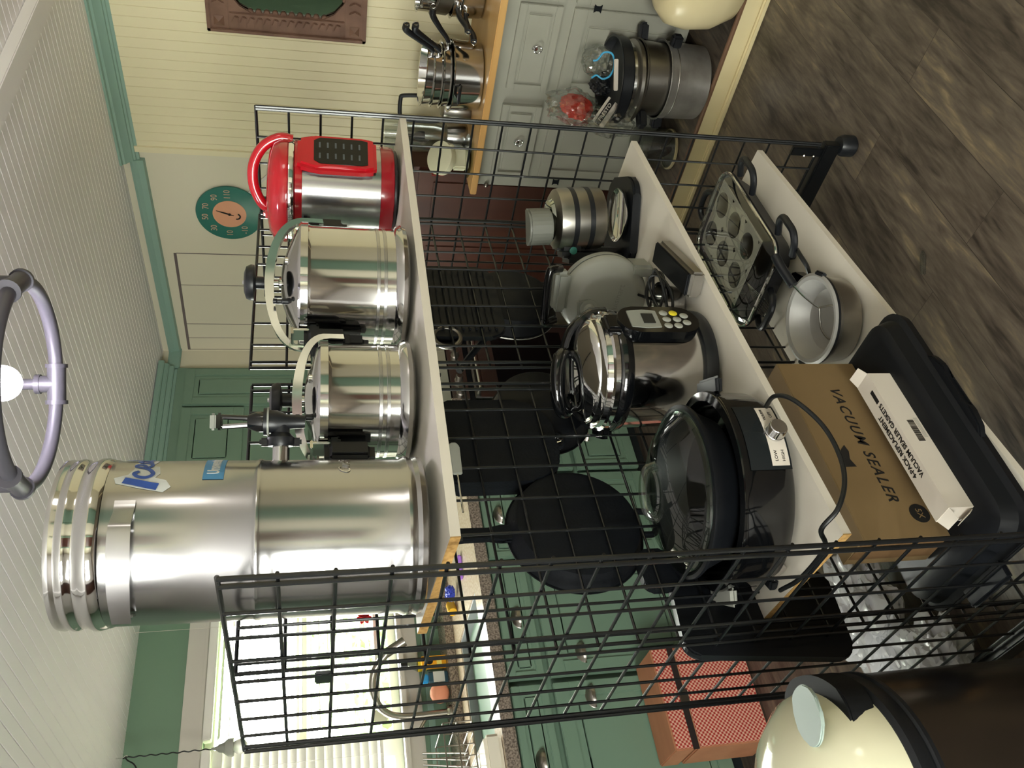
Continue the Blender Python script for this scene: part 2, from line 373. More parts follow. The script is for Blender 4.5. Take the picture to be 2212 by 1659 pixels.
for y, z, h_, w_ in ((-2.0, .87, .05, 1.6), (-2.0, 1.93, .05, 1.6), (-2.0, 1.40, .04, 1.6), (-2.78, 1.4, 1.1, .05), (-1.22, 1.4, 1.1, .05), (-2.0, 1.4, 1.1, .06)): mb.box((XL-.02, y, z), (.05, w_, h_), bev=.003)
struct('fill_window', mb, 'casing')  # unseen window in the left wall, added and enlarged for fill light
# unseen doors and frames, added to put reflected streaks in the polished steel
def door(name, c, d, m, hx, hy):
    o = struct(name, MB().box(c, d, bev=.004), m); part('streak_door_handle', MB().sphere((hx, hy, 1.0), .03, 12), 'nickel', o)
door('streak_door_1', (-1.55, YF+.02, 1.02), (.82, .04, 2.04), 'cherry', -1.22, YF+.07)
door('streak_door_2', (.35, YF+.02, 1.02), (.80, .04, 2.04), 'green', .68, YF+.07)
door('streak_door_3', (XL+.02, -.55, 1.02), (.04, .80, 2.04), 'cherry', XL+.07, -.22)
mb = MB()
for x in (-2.02, -1.08, -.11, .81): mb.box((x, YF+.03, 1.06), (.10, .05, 2.12), bev=.004)
struct('streak_door_trim', mb, 'wallgreen')  # frames of the added doors, for the same streaks
# blinds: slats tipped nearly flat on the right sash, nearly closed on the left one
def blind(label, x0, x1, ang, z0, n):
    b = thing('window_blind', label, 'blind', ((x0+x1)/2, YB-.035, WZ1-.02)); w = x1-x0
    part('headrail', MB().box((0, 0, 0), (w, .045, .035), bev=.004), 'blind', b)
    m = MB()
    for i in range(n):
        z = -.045-i*.037; m.box((0, 0, 0), (w-.01, .044, .0022), T(0, 0, z) @ RX(ang))
    part('slats', m, 'blind', b); part('bottom_rail', MB().box((0, 0, -.045-n*.037), (w-.01, .03, .014), bev=.003), 'blind', b)
    m = MB()
    for x in (-w*.36, w*.02, w*.38): m.tube([(x, -.022, 0), (x, -.022, -.045-n*.037)], .0012, 5)
    part('ladder_cords', m, 'blind', b)
blind('white window blind with tilted open slats beside the red flower', .804, 1.402, .30, 0, 18)
blind('white window blind with closed slats behind the hanging pendant light', WX0+.01, .767, 1.15, 0, 18)
# garden beyond the window
solo('lawn', MB().box((.6, 8, -.45), (16, 12, .1)), 'grass', 'green lawn outside the kitchen window', 'lawn')
def bush(loc, r, n, label, seed):
    random.seed(seed); b = thing('shrub', label, 'shrub', loc); m = MB()
    for i in range(n):
        d = Vector((random.gauss(0, 1), random.gauss(0, 1), random.gauss(0, 1))).normalized(); p = d*r*random.uniform(.6, 1.05); p.z = p.z*1.15+r
        q = Matrix.Translation(p) @ Euler((random.uniform(0, 6), random.uniform(0, 6), 0)).to_matrix().to_4x4(); s = random.uniform(.05, .1)
        m.add([(-s*.5, 0, 0), (0, -s, .01), (s*.5, 0, 0), (0, s, .01)], [(0, 1, 2, 3)], q)
    part('foliage', m, 'leaf', b); t = MB()
    for k in range(4): t.tube([(0, 0, 0), (math.cos(k*1.6)*r*.2, math.sin(k*1.6)*r*.2, r*.6), (math.cos(k*1.6)*r*.5, math.sin(k*1.6)*r*.5, r*1.3)], .03, 6)
    part('stem', t, 'bark', b)
bush((2.6, 4.9, -.4), .95, 2600, 'leafy green shrub outside behind the open blind', 1)
bush((.7, 5.4, -.4), .9, 2400, 'leafy green shrub outside in the middle of the window', 2)
bush((4.6, 6.9, -.4), 1.2, 2400, 'taller leafy shrub at the right end of the garden', 3)
random.seed(7)

# ---------------------------------------------------------------- sink run: green base cabinets, counter, sink
YC = 1.12; ZW = .856          # cabinet faces, worktop height
cab = MB().box(((-1.2+1.90)/2, (YC+.02+YB-.02)/2, .435), (3.10, YB-YC-.04, .765)); sc_ = part('sink_cabinet', cab, 'green'); sc_['label'] = 'long green base cabinet with drawers and doors under the sink counter'; sc_['category'] = 'cabinet'
part('toe_kick', MB().box((.35, YC+.10, .016), (3.10, .06, .072)), mat('dark_toe_kick', '1d2426', .6), sc_)
def shaker(name, x0, x1, z0, z1, y, par, m='green', frame=.055, horiz=True, pm=None):
    """raised frame and panel front standing proud of plane y (faces -Y)"""
    b = MB(); w, h = x1-x0, z1-z0; cx, cz = (x0+x1)/2, (z0+z1)/2
    b.box((cx, y-.008, cz), (w, .016, h), bev=.002)
    for q in ((cx, z0+frame/2, w, frame), (cx, z1-frame/2, w, frame)): b.box((q[0], y-.019, q[1]), (q[2], .008, q[3]), bev=.0025)
    for q in (x0+frame/2, x1-frame/2): b.box((q, y-.019, cz), (frame, .008, h-2*frame), bev=.0025)
    if w > frame*3.4 and h > frame*3.4: b.box((cx, y-.016, cz), (w-frame*2.9, .010, h-frame*2.9), bev=.005)
    return part(name, b, m, par)
def cup(par, x, z, y):
    b = MB().lathe([(.0, .026), (.020, .024), (.034, .014), (.040, 0), (.044, -.003)], 20, T(x, y, z) @ RX(PI/2) @ Matrix.Scale(.72, 4, (0, 1, 0)), a0=0, a1=PI)
    b.tube([(x-.042, y-.002, z), (x+.042, y-.002, z)], .003, 6); return part('cup_pull', b, 'nickel', par)
edges = [-.60, -.02, .645, 1.06, 1.52, 1.90]
edges = [-.60, .03, .585, 1.08, 1.50, 1.90]
for i in range(5):
    x0, x1 = edges[i]+.012, edges[i+1]-.012
    dr = shaker('drawer', x0, x1, .668, .800, YC, sc_, frame=.028); cup(dr, (x0+x1)/2, .724, YC-.024)
    if i in (1, 2):
        d1 = shaker('door', x0, x1, .06, .645, YC, sc_); cup(d1, x1-.06 if i == 1 else x0+.08, .505, YC-.024)
    else:
        for z0, z1 in ((.365, .645), (.06, .345)):
            dd = shaker('drawer', x0, x1, z0, z1, YC, sc_, frame=.045); cup(dd, (x0+x1)/2, (z0+z1)/2+.06, YC-.024)
SX0, SX1, SY0, SY1 = .10, 1.02, YC+.09, 1.66
ct = MB(); zt0, zt1 = ZW-.036, ZW
for x0, x1, y0, y1 in ((-1.22, SX0, YC-.03, YB-.005), (SX1, 1.915, YC-.03, YB-.005), (SX0, SX1, YC-.03, SY0), (SX0, SX1, SY1, YB-.005)): ct.box(((x0+x1)/2, (y0+y1)/2, (zt0+zt1)/2), (x1-x0, y1-y0, zt1-zt0))
o = part('sink_worktop', ct, 'granite_top'); o['label'] = 'pale stone worktop with speckled front edge running under the window'; o['category'] = 'worktop'
part('front_edge', MB().box((.347, YC-.036, ZW-.022), (3.12, .012, .046), bev=.004), 'granite', o)
part('back_ledge', MB().box((.347, 1.895, ZW+.019), (3.12, .20, .038), bev=.003), 'granite', o)
sk = thing('kitchen_sink', 'white apron-front sink with grey basin set in the stone worktop', 'sink', (0, 0, 0))
b = MB().box((.56, SY1-.006, ZW-.10), (.90, .010, .19)).box((SX1-.008, (SY0+SY1)/2, ZW-.10), (.010, SY1-SY0, .19)).box((SX0+.01, (SY0+SY1)/2, ZW-.10), (.012, SY1-SY0, .19)).box((.56, SY0+.008, ZW-.10), (.90, .010, .19)).box((.56, (SY0+SY1)/2, ZW-.2), (.90, SY1-SY0, .010))
part('basin', b, mat('grey_composite', '8b8e90', .35), sk)
tr = MB().box((.20, 1.30, ZW+.033), (.44, .40, .062), bev=.012); solo('draining_tray', tr, mat('white_fireclay', 'e8e1cf', .25), 'white square-edged tray lying across the front left of the sink', 'tray')
fa = thing('sink_faucet', 'curved pull-down faucet with brushed finish arching over the sink', 'faucet', (.79, 1.86, ZW+.039))
fp = [(0, 0, 0), (0, 0, .20), (.02, -.03, .29), (.08, -.08, .335), (.15, -.14, .33), (.21, -.19, .27)]
part('spout', MB().tube(smooth(fp, 6), .016, 12), 'nickel', fa); part('spray_head', MB().tube([(.205, -.185, .28), (.24, -.215, .20)], .021, 12), 'nickel', fa)
part('lever', MB().tube([(.0, 0, .10), (-.07, -.01, .15)], .007, 8), 'nickel', fa); part('base', MB().lathe([(.03, 0), (.03, .012), (.02, .02)], 20), 'nickel', fa)

# ---------------------------------------------------------------- upper cabinet at the far corner
uc = part('upper_cabinet', MB().box(((1.53+2.655)/2, (1.68+YB-.005)/2, (1.49+2.15)/2), (2.655-1.53, YB-1.685, .66)), 'green'); uc['label'] = 'green wall cabinet with panelled doors and crown at the far corner'; uc['category'] = 'cabinet'
shaker('door', 2.385, 2.63, 1.50, 2.105, 1.68, uc, frame=.048); shaker('door', 1.975, 2.365, 1.806, 2.105, 1.68, uc, frame=.048); shaker('door', 1.55, 1.955, 1.806, 2.105, 1.68, uc, frame=.048)
b = MB()
for i, (d, z0, z1) in enumerate(((.0, 2.148, 2.170), (.016, 2.165, 2.192), (.03, 2.188, 2.212), (.045, 2.208, 2.236))): b.box(((1.49+2.65)/2, 1.68-d+.14, (z0+z1)/2), (2.65-1.49, .28+d, z1-z0), bev=.004)
part('crown', b, 'crown', uc)

# ---------------------------------------------------------------- range under the far cabinet
RX0 = 2.175; YR = 1.12
rg = part('kitchen_range', MB().box((RX0, YR+.34, .41), (.50, .66, .78)), 'nonstick'); rg['label'] = 'stainless fronted range with four knobs seen behind the hanging pans'; rg['category'] = 'range'
part('control_panel', MB().box((RX0, YR, .805), (.50, .02, .08), bev=.004), 'steelb', rg)
for x in (-.205, -.13, .03, .10):
    part('knob', MB().lathe([(.0, .034), (.014, .034), (.017, .028), (.017, .004), (.021, 0)], 20, T(RX0+x, YR-.01, .805) @ RX(PI/2)), 'nickel', rg)
dr = part('oven_door', MB().box((RX0, YR-.003, .47), (.49, .026, .54), bev=.004), 'steelb', rg)
part('window', MB().box((RX0, YR-.017, .44), (.36, .006, .36), bev=.002), 'blackg', dr)
hb = MB().tube([(RX0-.22, YR-.05, .717), (RX0+.18, YR-.05, .717)], .012, 12)
for x in (RX0-.20, RX0+.16): hb.tube([(x, YR-.05, .717), (x, YR-.01, .717)], .008, 8)
part('handle', hb, 'steel', dr); part('warming_drawer', MB().box((RX0, YR-.003, .12), (.49, .026, .14), bev=.004), 'steelb', rg)
part('cooktop', MB().box((RX0, YR+.34, .835), (.52, .68, .03), bev=.004), 'blackg', rg)

# ---------------------------------------------------------------- dark cherry cupboard on the right wall
cc = part('cherry_cupboard', MB().box((2.68, .675, .555), (.22, .72, .97)), 'cherry'); cc['label'] = 'dark cherry wood cupboard against the right wall behind the rack'; cc['category'] = 'cupboard'
for y0, y1 in ((.325, .67), (.68, 1.025)):
    part('door', MB().box((2.562, (y0+y1)/2, .55), (.018, y1-y0, .93), bev=.003).box((2.551, (y0+y1)/2, .55), (.006, y1-y0-.10, .80), bev=.003), 'cherry', cc)
part('top', MB().box((2.665, .675, 1.052), (.25, .74, .022), bev=.004), mat('black_edged_top', '1a1212', .4), cc)

# ================================================================ GRIDWALL RACK
HT = 1.608; PW = .0762
rack = thing('gridwall_rack', 'black wire grid rack holding three white shelves of kitchen appliances', 'rack', (.66, -.4, 0))
RK = T(-.66, .4, 0)
def rod(mb, a, b, r=.0029, n=8): mb.tube([a, b], r, n, M=RK)
def end_panel(x, yf, label, gap=.020):
    e = MB(); yr = yf+8*PW
    for y in (yf-gap, yf, yr, yr-.022): rod(e, (x, y, .084), (x, y, HT), .0040)
    for z in (HT, HT-20*PW): rod(e, (x+.003, yf-gap, z), (x+.003, yr, z), .0038)
    fr = part('end_panel', e, 'wire', rack, label)
    v = MB()
    for k in range(1, 8): rod(v, (x, yf+k*PW, .084), (x, yf+k*PW, HT))
    for k in range(1, 20): rod(v, (x+.005, yf-gap, HT-k*PW), (x+.005, yr, HT-k*PW))
    part('wire_grid', v, 'wire', fr)
    return yr
end_panel(0, -.749, 'end panel of the rack nearest the photographer, beside the trash can')
end_panel(1.329, -.658, 'far end panel of the rack beside the red cooker', .0065)
def back_panel(x0, x1, zt):
    yb = lambda x: -.444+.091*x/1.329
    e = MB(); n = 8; dx = (x1-x0)/n
    for x in (x0, x0+.018, x1-.018, x1): rod(e, (x, yb(x), .084), (x, yb(x), zt), .0036)
    for z in (zt, zt-20*PW): rod(e, (x0, yb(x0)+.004, z), (x1, yb(x1)+.004, z), .0034)
    fr = part('back_panel', e, 'wire', rack); v = MB()
    for k in range(1, n): x = x0+k*dx; rod(v, (x, yb(x), .084), (x, yb(x), zt))
    for k in range(1, 20): rod(v, (x0, yb(x0)+.005, zt-k*PW), (x1, yb(x1)+.005, zt-k*PW))
    part('wire_grid', v, 'wire', fr)
back_panel(.014, .671, HT-.002); back_panel(.7236, 1.322, HT+.004)
def foot(x, y0, y1, mm):
    f = MB().box((x, (y0+y1)/2, .050), (.030, y1-y0, .046), RK, bev=.003).box((x, y0+.03, .110), (.012, .026, .11), RK, bev=.002).box((x, y1-.03, .110), (.012, .026, .11), RK, bev=.002)
    fo = part('base_foot', f, mm, rack)
    for y in (y0+.005, y1-.005):
        part('rubber_caster', MB().lathe([(0, 0), (.024, 0), (.030, .006), (.030, .036), (.024, .048), (0, .050)], 24, RK @ T(x, y, ZF+.0005)), 'blackp', fo)
        part('screw', MB().sphere((x-.016, y+.03, .13), .004, 8, RK).sphere((x-.016, y+.03, .10), .004, 8, RK), 'chrome', fo)
foot(1.329, -.668, -.03, 'wire'); foot(0, -.765, -.15, 'wire')
mb = MB()
for x, z in ((.10, 1.405), ): mb.box((-.008, -.456, z+.062), (.003, .030, .010), RK)
mb.box((-.006, -.452, 1.470), (.008, .034, .026), RK, bev=.002); part('joining_clip', mb, 'wire', rack)

ZT = plane((.058, -.75, 1.292), (1.335, -.66, 1.264), (.058, -.444, 1.313))
ZM = plane((.045, -.72, .640), (1.329, -.639, .646), (.05, -.41, .655))
ZB = plane((.045, -.76, .262), (1.329, -.635, .272), (.042, -.445, .286))
def shelf(label, FL, FR, Z, depth_l, depth_r, ul, ur, raw=None):
    q = [FL, FR, (FR[0]+ur, FR[1]+depth_r), (FL[0]+ul, FL[1]+depth_l)]; t = .016
    s = thing('shelf_board', label, 'shelf', (FL[0], FL[1], Z(*FL)-t)); M = T(-FL[0], -FL[1], -Z(*FL)+t)
    part('board', MB().hexa([(x, y, Z(x, y)-t) for x, y in q]+[(x, y, Z(x, y)) for x, y in q], M), 'white', s)
    e = [q[0], q[3]]; (x0, y0), (x1, y1) = e
    part('raw_end', MB().hexa([(x0-.001, y0, Z(x0, y0)-t+.0002), (x0+.001, y0, Z(x0, y0)-t+.0002), (x1+.001, y1, Z(x1, y1)-t+.0002), (x1-.001, y1, Z(x1, y1)-t+.0002),
        (x0-.001, y0, Z(x0, y0)-.0002), (x0+.001, y0, Z(x0, y0)-.0002), (x1+.001, y1, Z(x1, y1)-.0002), (x1-.001, y1, Z(x1, y1)-.0002)], M), 'chip', s, 'unfinished tan cut end')
    for f in (.15, .5, .85):
        b = MB()
        x = FL[0]+(FR[0]-FL[0])*f; y1 = FL[1]+(FR[1]-FL[1])*f; y0 = -.444+.091*x/1.329+.004
        b.tube([(x, y1+.05, Z(x, y1+.05)-t-.005), (x, y0-.008, Z(x, y0)-t-.005), (x, y0-.008, Z(x, y0)-.10)], .0045, 6, M=M)
        part('bracket', b, 'wire', s)
    return s
shelf('white top shelf with the tall beverage urn and pressure cookers', (.058, -.75), (1.335, -.66), ZT, .302, .296, 0, .002)
shelf('white middle shelf under the oval slow cooker and waffle makers', (.045, -.722), (1.322, -.640), ZM, .300, .285, .005, .0)
shelf('white bottom shelf under the cardboard box and electric skillet', (.045, -.762), (1.322, -.636), ZB, .335, .285, -.003, .0)

# ================================================================ TOP SHELF
def ribbon(pts, w, z=0, t=.0005, n=6, ws=None):
    """flat brush stroke in the XY plane"""
    P = smooth([(x, y, z) for x, y in pts], n); mb = MB(); L = len(P); vs = []
    for i in range(L):
        a = P[max(i-1, 0)]; c = P[min(i+1, L-1)]; d = (c-a); d = Vector((-d.y, d.x, 0)).normalized(); ww = (w if not ws else ws[0]+(ws[1]-ws[0])*i/(L-1))/2
        vs += [P[i]+d*ww, P[i]-d*ww]
    mb.add([(v.x, v.y, z+t) for v in vs], [(2*i, 2*i+1, 2*i+3, 2*i+2) for i in range(L-1)]); return mb
def wrapbm(mb, R, z0, a0):
    for v in mb.b.verts:
        a = a0+v.co.x/R; r = R+v.co.z; v.co = Vector((r*math.sin(a), -r*math.cos(a), z0+v.co.y))
    return mb
def quadstrip(x0, x1, y0, y1, z, n=14, sk=0):
    mb = MB(); vs = []
    for i in range(n+1):
        x = x0+(x1-x0)*i/n; vs += [(x, y0+sk*(x-x0), z), (x, y1+sk*(x-x0), z)]
    mb.add(vs, [(2*i, 2*i+2, 2*i+3, 2*i+1) for i in range(n)]); return mb

# ---- tall beverage urn
ux, uy = .162, -.595; R0 = .124
ur = thing('beverage_urn', 'tall stainless beverage urn with black tap and side handle on the top shelf', 'urn', (ux, uy, ZT(ux, uy)+.009), face(ux, uy), tilt=(0, .018))
part('body', MB().lathe([(0, .002), (.118, .002), (.126, .006), (.128, .014), (.125, .021), (.128, .028), (.128, .034), (R0, .042), (R0, .250), (.1255, .254), (.1262, .257), (.1255, .260), (R0, .264), (R0, .462), (.126, .468)], 72), 'steelb', ur)
ld = part('lid', MB().lathe([(.124, .468), (.1265, .472), (.1290, .480), (.1290, .488), (.1265, .494), (.1245, .498), (.1245, .506), (.127, .510), (.128, .516), (.126, .521), (.1255, .525), (.127, .530), (.126, .537), (.10, .542), (0, .544)], 72), 'steel', ur)
# strap handle (stands off the wall between its two riveted ends)
hb = MB(); vs = []; N_ = 30
for i in range(N_+1):
    f = i/N_; a = math.radians(27-75*f); off = 0.0015 if f < .06 else (.0015+.022*min(1, (f-.06)/.18)**1.5 if f < .9 else .0235)
    r = R0+off; h = .014 if f < .08 else .0125+.003*math.sin(PI*f)
    for rr, zz in ((r, -h), (r, h), (r+.004, h), (r+.004, -h)): vs.append((rr*math.sin(a), -rr*math.cos(a), .436+zz))
hb.add(vs, [(4*i+k, 4*i+(k+1) % 4, 4*i+4+(k+1) % 4, 4*i+4+k) for i in range(N_) for k in range(4)]+[(0, 1, 2, 3), (4*N_+3, 4*N_+2, 4*N_+1, 4*N_)])
a = math.radians(-49); hb.box((R0*1.09*math.sin(a), -R0*1.09*math.cos(a), .436), (.004, .026, .028), None)
part('handle', hb, 'steelb', ur)
# tap on the right side of the urn
M0 = T(R0, -.004, .228)
tp = part('tap_shank', MB().lathe([(.0, -.004), (.0125, -.004), (.0125, .026), (.0, .026)], 24, M0 @ RY(PI/2)), 'steel', ur)
b = MB().lathe([(0, .022), (.020, .022), (.022, .026), (.022, .036), (.018, .040), (.014, .044), (.014, .060), (0, .060)], 24, M0 @ RY(PI/2))
b.box((.029, 0, .024), (.014, .010, .018), M0, bev=.003).box((.029, 0, -.024), (.014, .010, .018), M0, bev=.003)
b.lathe([(.0, -.038), (.0105, -.038), (.0125, -.01), (.019, .006), (.019, .020), (.0225, .021), (.0225, .027), (.0, .027)], 24, M0 @ T(.062, 0, 0))
tb = part('tap', b, 'blackp', ur)
part('ring', MB().lathe([(.019, .0185), (.024, .0185), (.024, .0215), (.019, .0215)], 24, M0 @ T(.062, 0, 0)), 'greyp', tb)
b = MB().lathe([(.0, .025), (.017, .025), (.0165, .038), (.011, .052), (.0, .052)], 20, M0 @ T(.062, 0, 0)).tube([(.057, 0, .05), (.054, 0, .092)], .0042, 8, M=M0).tube([(.068, 0, .05), (.070, 0, .092)], .0042, 8, M=M0).box((.062, 0, .095), (.028, .014, .010), M0, bev=.003)
part('lever', b, 'blackg', tb); part('lever_tip', MB().box((.062, 0, .1045), (.026, .013, .010), M0, bev=.003), 'greyp', tb)
# worn "Iced" script and blue strip label, pressed mark low on the body
dk = MB()
for pts, w in (([(-.036, .022), (-.040, .008), (-.047, -.014), (-.050, -.026)], .013), ([(-.014, .004), (-.020, .010), (-.028, .004), (-.030, -.008), (-.022, -.016), (-.010, -.010), (-.003, .0)], .0062),
               ([(-.003, -.004), (.006, .0), (.008, .009), (.001, .010), (-.003, .0), (.001, -.010), (.011, -.010), (.018, -.002)], .0055), ([(.030, .004), (.023, .009), (.017, .002), (.019, -.008), (.027, -.004), (.033, .010), (.038, .030)], .0055), ([(.038, .030), (.033, .004), (.034, -.008), (.042, -.006)], .0055)):
    q = ribbon(pts, w, .0009); dk.b.from_mesh(q.mesh('t', 'ink'))
part('iced_script', wrapbm(dk, R0, .423, math.radians(62)), 'blueink', ur)
bg = MB()
for poly in ([(-.060, -.034), (-.050, -.044), (-.036, -.036), (-.030, -.020), (-.020, -.026), (.002, -.022), (.004, -.012), (.030, -.018), (.046, -.010), (.048, .006), (.036, .014), (.030, .004), (.012, .014), (-.006, .012), (-.022, .018), (-.030, .036), (-.042, .032), (-.052, .0)],):
    bg.add([(x, y, .0004) for x, y in poly], [tuple(range(len(poly)))]); bmesh.ops.triangulate(bg.b, faces=bg.b.faces[:]); bmesh.ops.subdivide_edges(bg.b, edges=bg.b.edges[:], cuts=2, use_grid_fill=True)
part('decal_backing', wrapbm(bg, R0, .423, math.radians(62)), 'decalw', ur)
part('strip_label', wrapbm(quadstrip(-.036, .060, -.015, .015, .0006), R0, .322, math.radians(62)), 'bluel', ur)
text('label_text', 'Unsweetened', .024, 'decalw', ur, T(0, 0, .322) @ RZ(math.radians(70)), wrap=R0+.0009, sx=.60, bold=.0006, ext=.0003)
text('pressed_mark', 'Curtis', .026, 'steel', ur, T(0, 0, .128) @ RZ(math.radians(64)), wrap=R0+.0004, shear=.35, ext=.0006, sx=.9)

# ---- two stove-top pressure canners with bow clamp
def canner(label, x, y, R, hb_, hd, bow, ha, knob_r, seed, bowrot=0):
    r = thing('pressure_canner', label, 'pressure cooker', (x, y, ZT(x, y)+.004), face(x, y), tilt=(0, .018), group=None)
    part('body', MB().lathe([(0, .002), (R-.008, .002), (R+.004, .008), (R+.007, .016), (R+.004, .026), (R-.002, .031), (R-.002, hb_-.006), (R+.001, hb_), (R-.003, hb_)], 64), 'steel', r)
    for z in (.048, .062): part('etched_band', MB().lathe([(R-.0016, z), (R-.0012, z+.0005), (R-.0012, z+.006), (R-.0016, z+.0065)], 64), 'steelb', r)
    ld = part('lid', MB().lathe([(R-.002, hb_-.001), (R+.004, hb_), (R+.004, hb_+.014), (R, hb_+.018), (R-.004, hb_+.016), (R-.014, hb_+.022), (R*.62, hd-.014), (R*.36, hd-.003), (R*.2, hd), (0, hd)], 64), 'steel', r)
    B = RZ(bowrot); w = .017; n = 28; vs = []
    for i in range(n+1):
        t = (i-1)/(n-2); a = max(-PI/2, min(PI/2, -PI/2+PI*t)); X = (R+.012)*math.sin(a); Z = hb_-.004+(bow-hb_+.004)*max(0, math.cos(a))**.75-(.026 if i in (0, n) else 0); hw = w*(.45+.5*math.cos(a))
        nx, nz = math.sin(a), max(.25, math.cos(a)); q = Vector((nx, 0, nz)).normalized()*(.0045+.0045*math.cos(a))
        for dy, o_ in ((-hw, -1), (hw, -1), (hw, 1), (-hw, 1)): vs.append((X+q.x*o_, dy, Z+q.z*o_))
    m = MB(); m.add(vs, [(4*i+k, 4*i+(k+1) % 4, 4*i+4+(k+1) % 4, 4*i+4+k) for i in range(n) for k in range(4)]+[(0, 1, 2, 3), (4*n+3, 4*n+2, 4*n+1, 4*n)], B)
    part('bow_clamp', m, 'steel', r)
    part('clamp_screw', MB().lathe([(0, hd), (.012, hd), (.012, hd+.004), (.007, hd+.006), (.007, bow+.012), (0, bow+.012)], 20), 'steel', r)
    kn = part('knob', MB().lathe([(0, bow+.004), (.011, bow+.004), (.013, bow+.008), (.013, bow+.026), (.020, bow+.028), (knob_r, bow+.030), (knob_r+.001, bow+.036), (knob_r-.003, bow+.045), (knob_r*.6, bow+.049), (0, bow+.050)], 40), 'blackp', r)
    part('screw_cap', MB().lathe([(0, bow+.050), (.005, bow+.050), (.004, bow+.053), (0, bow+.053)], 12), 'chrome', kn)
    for sgn in (ha, ha+PI):
        D = RZ(sgn) @ T(0, -R, 0); hh = .088
        h = part('side_handle', MB().box((0, -.030, hb_-hh/2+.006), (.060, .048, hh), D, bev=.013, seg=3).box((0, -.008, hb_-.012), (.040, .03, .022), D, bev=.005), 'blackp', r)
        part('handle_bracket', MB().box((0, -.008, hb_+.012), (.036, .006, .034), D, bev=.002).box((0, -.012, hb_+.028), (.038, .020, .005), D, bev=.002), 'steel', h)
    v = part('vent_valve', MB().lathe([(.0, hd-.014), (.006, hd-.014), (.006, hd+.002), (.0035, hd+.004), (.0035, hd+.012), (.0055, hd+.014), (.0055, hd+.020), (0, hd+.021)], 16, T(-R*.28, -R*.52, -.006)), 'blackp', r)
    part('relief_plug', MB().lathe([(.0, hd-.012), (.009, hd-.012), (.008, hd-.002), (0, hd)], 16, T(R*.36, -R*.42, -.006)), 'steel', r)
    return r
canner('larger stovetop pressure canner between the red cooker and smaller canner', .772, -.590, .124, .202, .254, .278, math.radians(-48), .036, 1, .25)
canner('smaller stovetop pressure canner beside the tall beverage urn', .482, -.560, .110, .158, .200, .213, math.radians(-47), .032, 2, .1)

# ---- red electric pressure cooker
x, y = 1.190, -.545
rc = thing('electric_cooker', 'red and steel electric pressure cooker with black control panel', 'pressure cooker', (x, y, ZT(x, y)+.003), face(x, y), tilt=(0, .018))
LM = T(-.010, 0, 0)
part('foot', MB().lathe([(0, 0), (.098, 0), (.102, .003), (.102, .008), (0, .008)], 48, LM), 'blackp', rc)
part('base_band', MB().lathe([(.098, .006), (.106, .010), (.109, .020), (.108, .040), (.104, .042)], 64, LM), 'redd', rc)
part('body', MB().lathe([(.106, .040), (.1075, .041), (.1075, .222), (.106, .223)], 64, LM), 'steelb', rc)
part('upper_band', MB().lathe([(.106, .221), (.1095, .223), (.1105, .238), (.108, .240), (.09, .240)], 64, LM), 'red', rc)
part('lid_ring', MB().lathe([(.112, .240), (.120, .241), (.122, .246), (.121, .253), (.115, .254)], 64, T(-.022, 0, 0)), 'chrome', rc)
ld = part('lid', MB().lathe([(.118, .252), (.1215, .256), (.1215, .270), (.114, .286), (.095, .297), (.060, .303), (0, .304)], 64, T(-.022, 0, 0)), 'red', rc)
hp = smooth([(.098, -.012, .245), (.100, -.014, .275), (.078, -.014, .312), (.036, -.012, .334), (-.012, -.008, .334), (-.052, -.004, .316), (-.066, 0, .296)], 6)
part('lid_handle', MB().tube(hp, .0125, 14, flat=1.0), 'red', ld)
part('lid_hinge', MB().box((.088, -.01, .258), (.034, .050, .036), None, bev=.010, seg=3), 'red', ld); part('handle_foot', MB().box((-.078, -.022, .303), (.020, .024, .016), None, bev=.005), 'red', ld)
part('steam_valve', MB().lathe([(0, .300), (.013, .300), (.013, .312), (.007, .316), (0, .316)], 20, T(-.05, .035, 0)), 'blackp', ld)
D = LM @ RZ(math.radians(40)) @ T(0, -.1075, 0)
pn = part('control_housing', MB().prism([(-.045, -.085), (.045, -.085), (.052, -.06), (.052, .055), (.040, .095), (-.040, .095), (-.052, .055), (-.052, -.06)], -.004, .024, D @ T(0, 0, .138) @ UPR, bev=.008), 'red', rc)
part('display', MB().prism([(-.036, -.066), (.036, -.066), (.040, -.05), (.040, .045), (.030, .060), (-.030, .060), (-.040, .045), (-.040, -.05)], .022, .0255, D @ T(0, 0, .138) @ UPR, bev=.002), 'blackg', pn)
b = MB()
for i in range(6):
    for j in range(2): b.box((-.016+.032*j, -.045+.018*i, .0262), (.016, .004, .0006), D @ T(0, 0, .138) @ UPR)
part('button_marks', b, mat('dim_printed_marks', '4a4f50', .5), pn)
D2 = LM @ RZ(math.radians(-52)) @ T(0, -.112, 0)
part('side_handle', MB().box((0, -.016, .214), (.040, .036, .024), D2, bev=.008, seg=3), 'blackp', rc)

# ================================================================ MIDDLE SHELF
def rrect(w, h, r, n=6, cx=0, cy=0):
    out = []
    for sx, sy, a in ((1, -1, -PI/2), (1, 1, 0), (-1, 1, PI/2), (-1, -1, PI)):
        out += arc(r, a, a+PI/2, n, cx+sx*(w/2-r), cy+sy*(h/2-r))
    return out
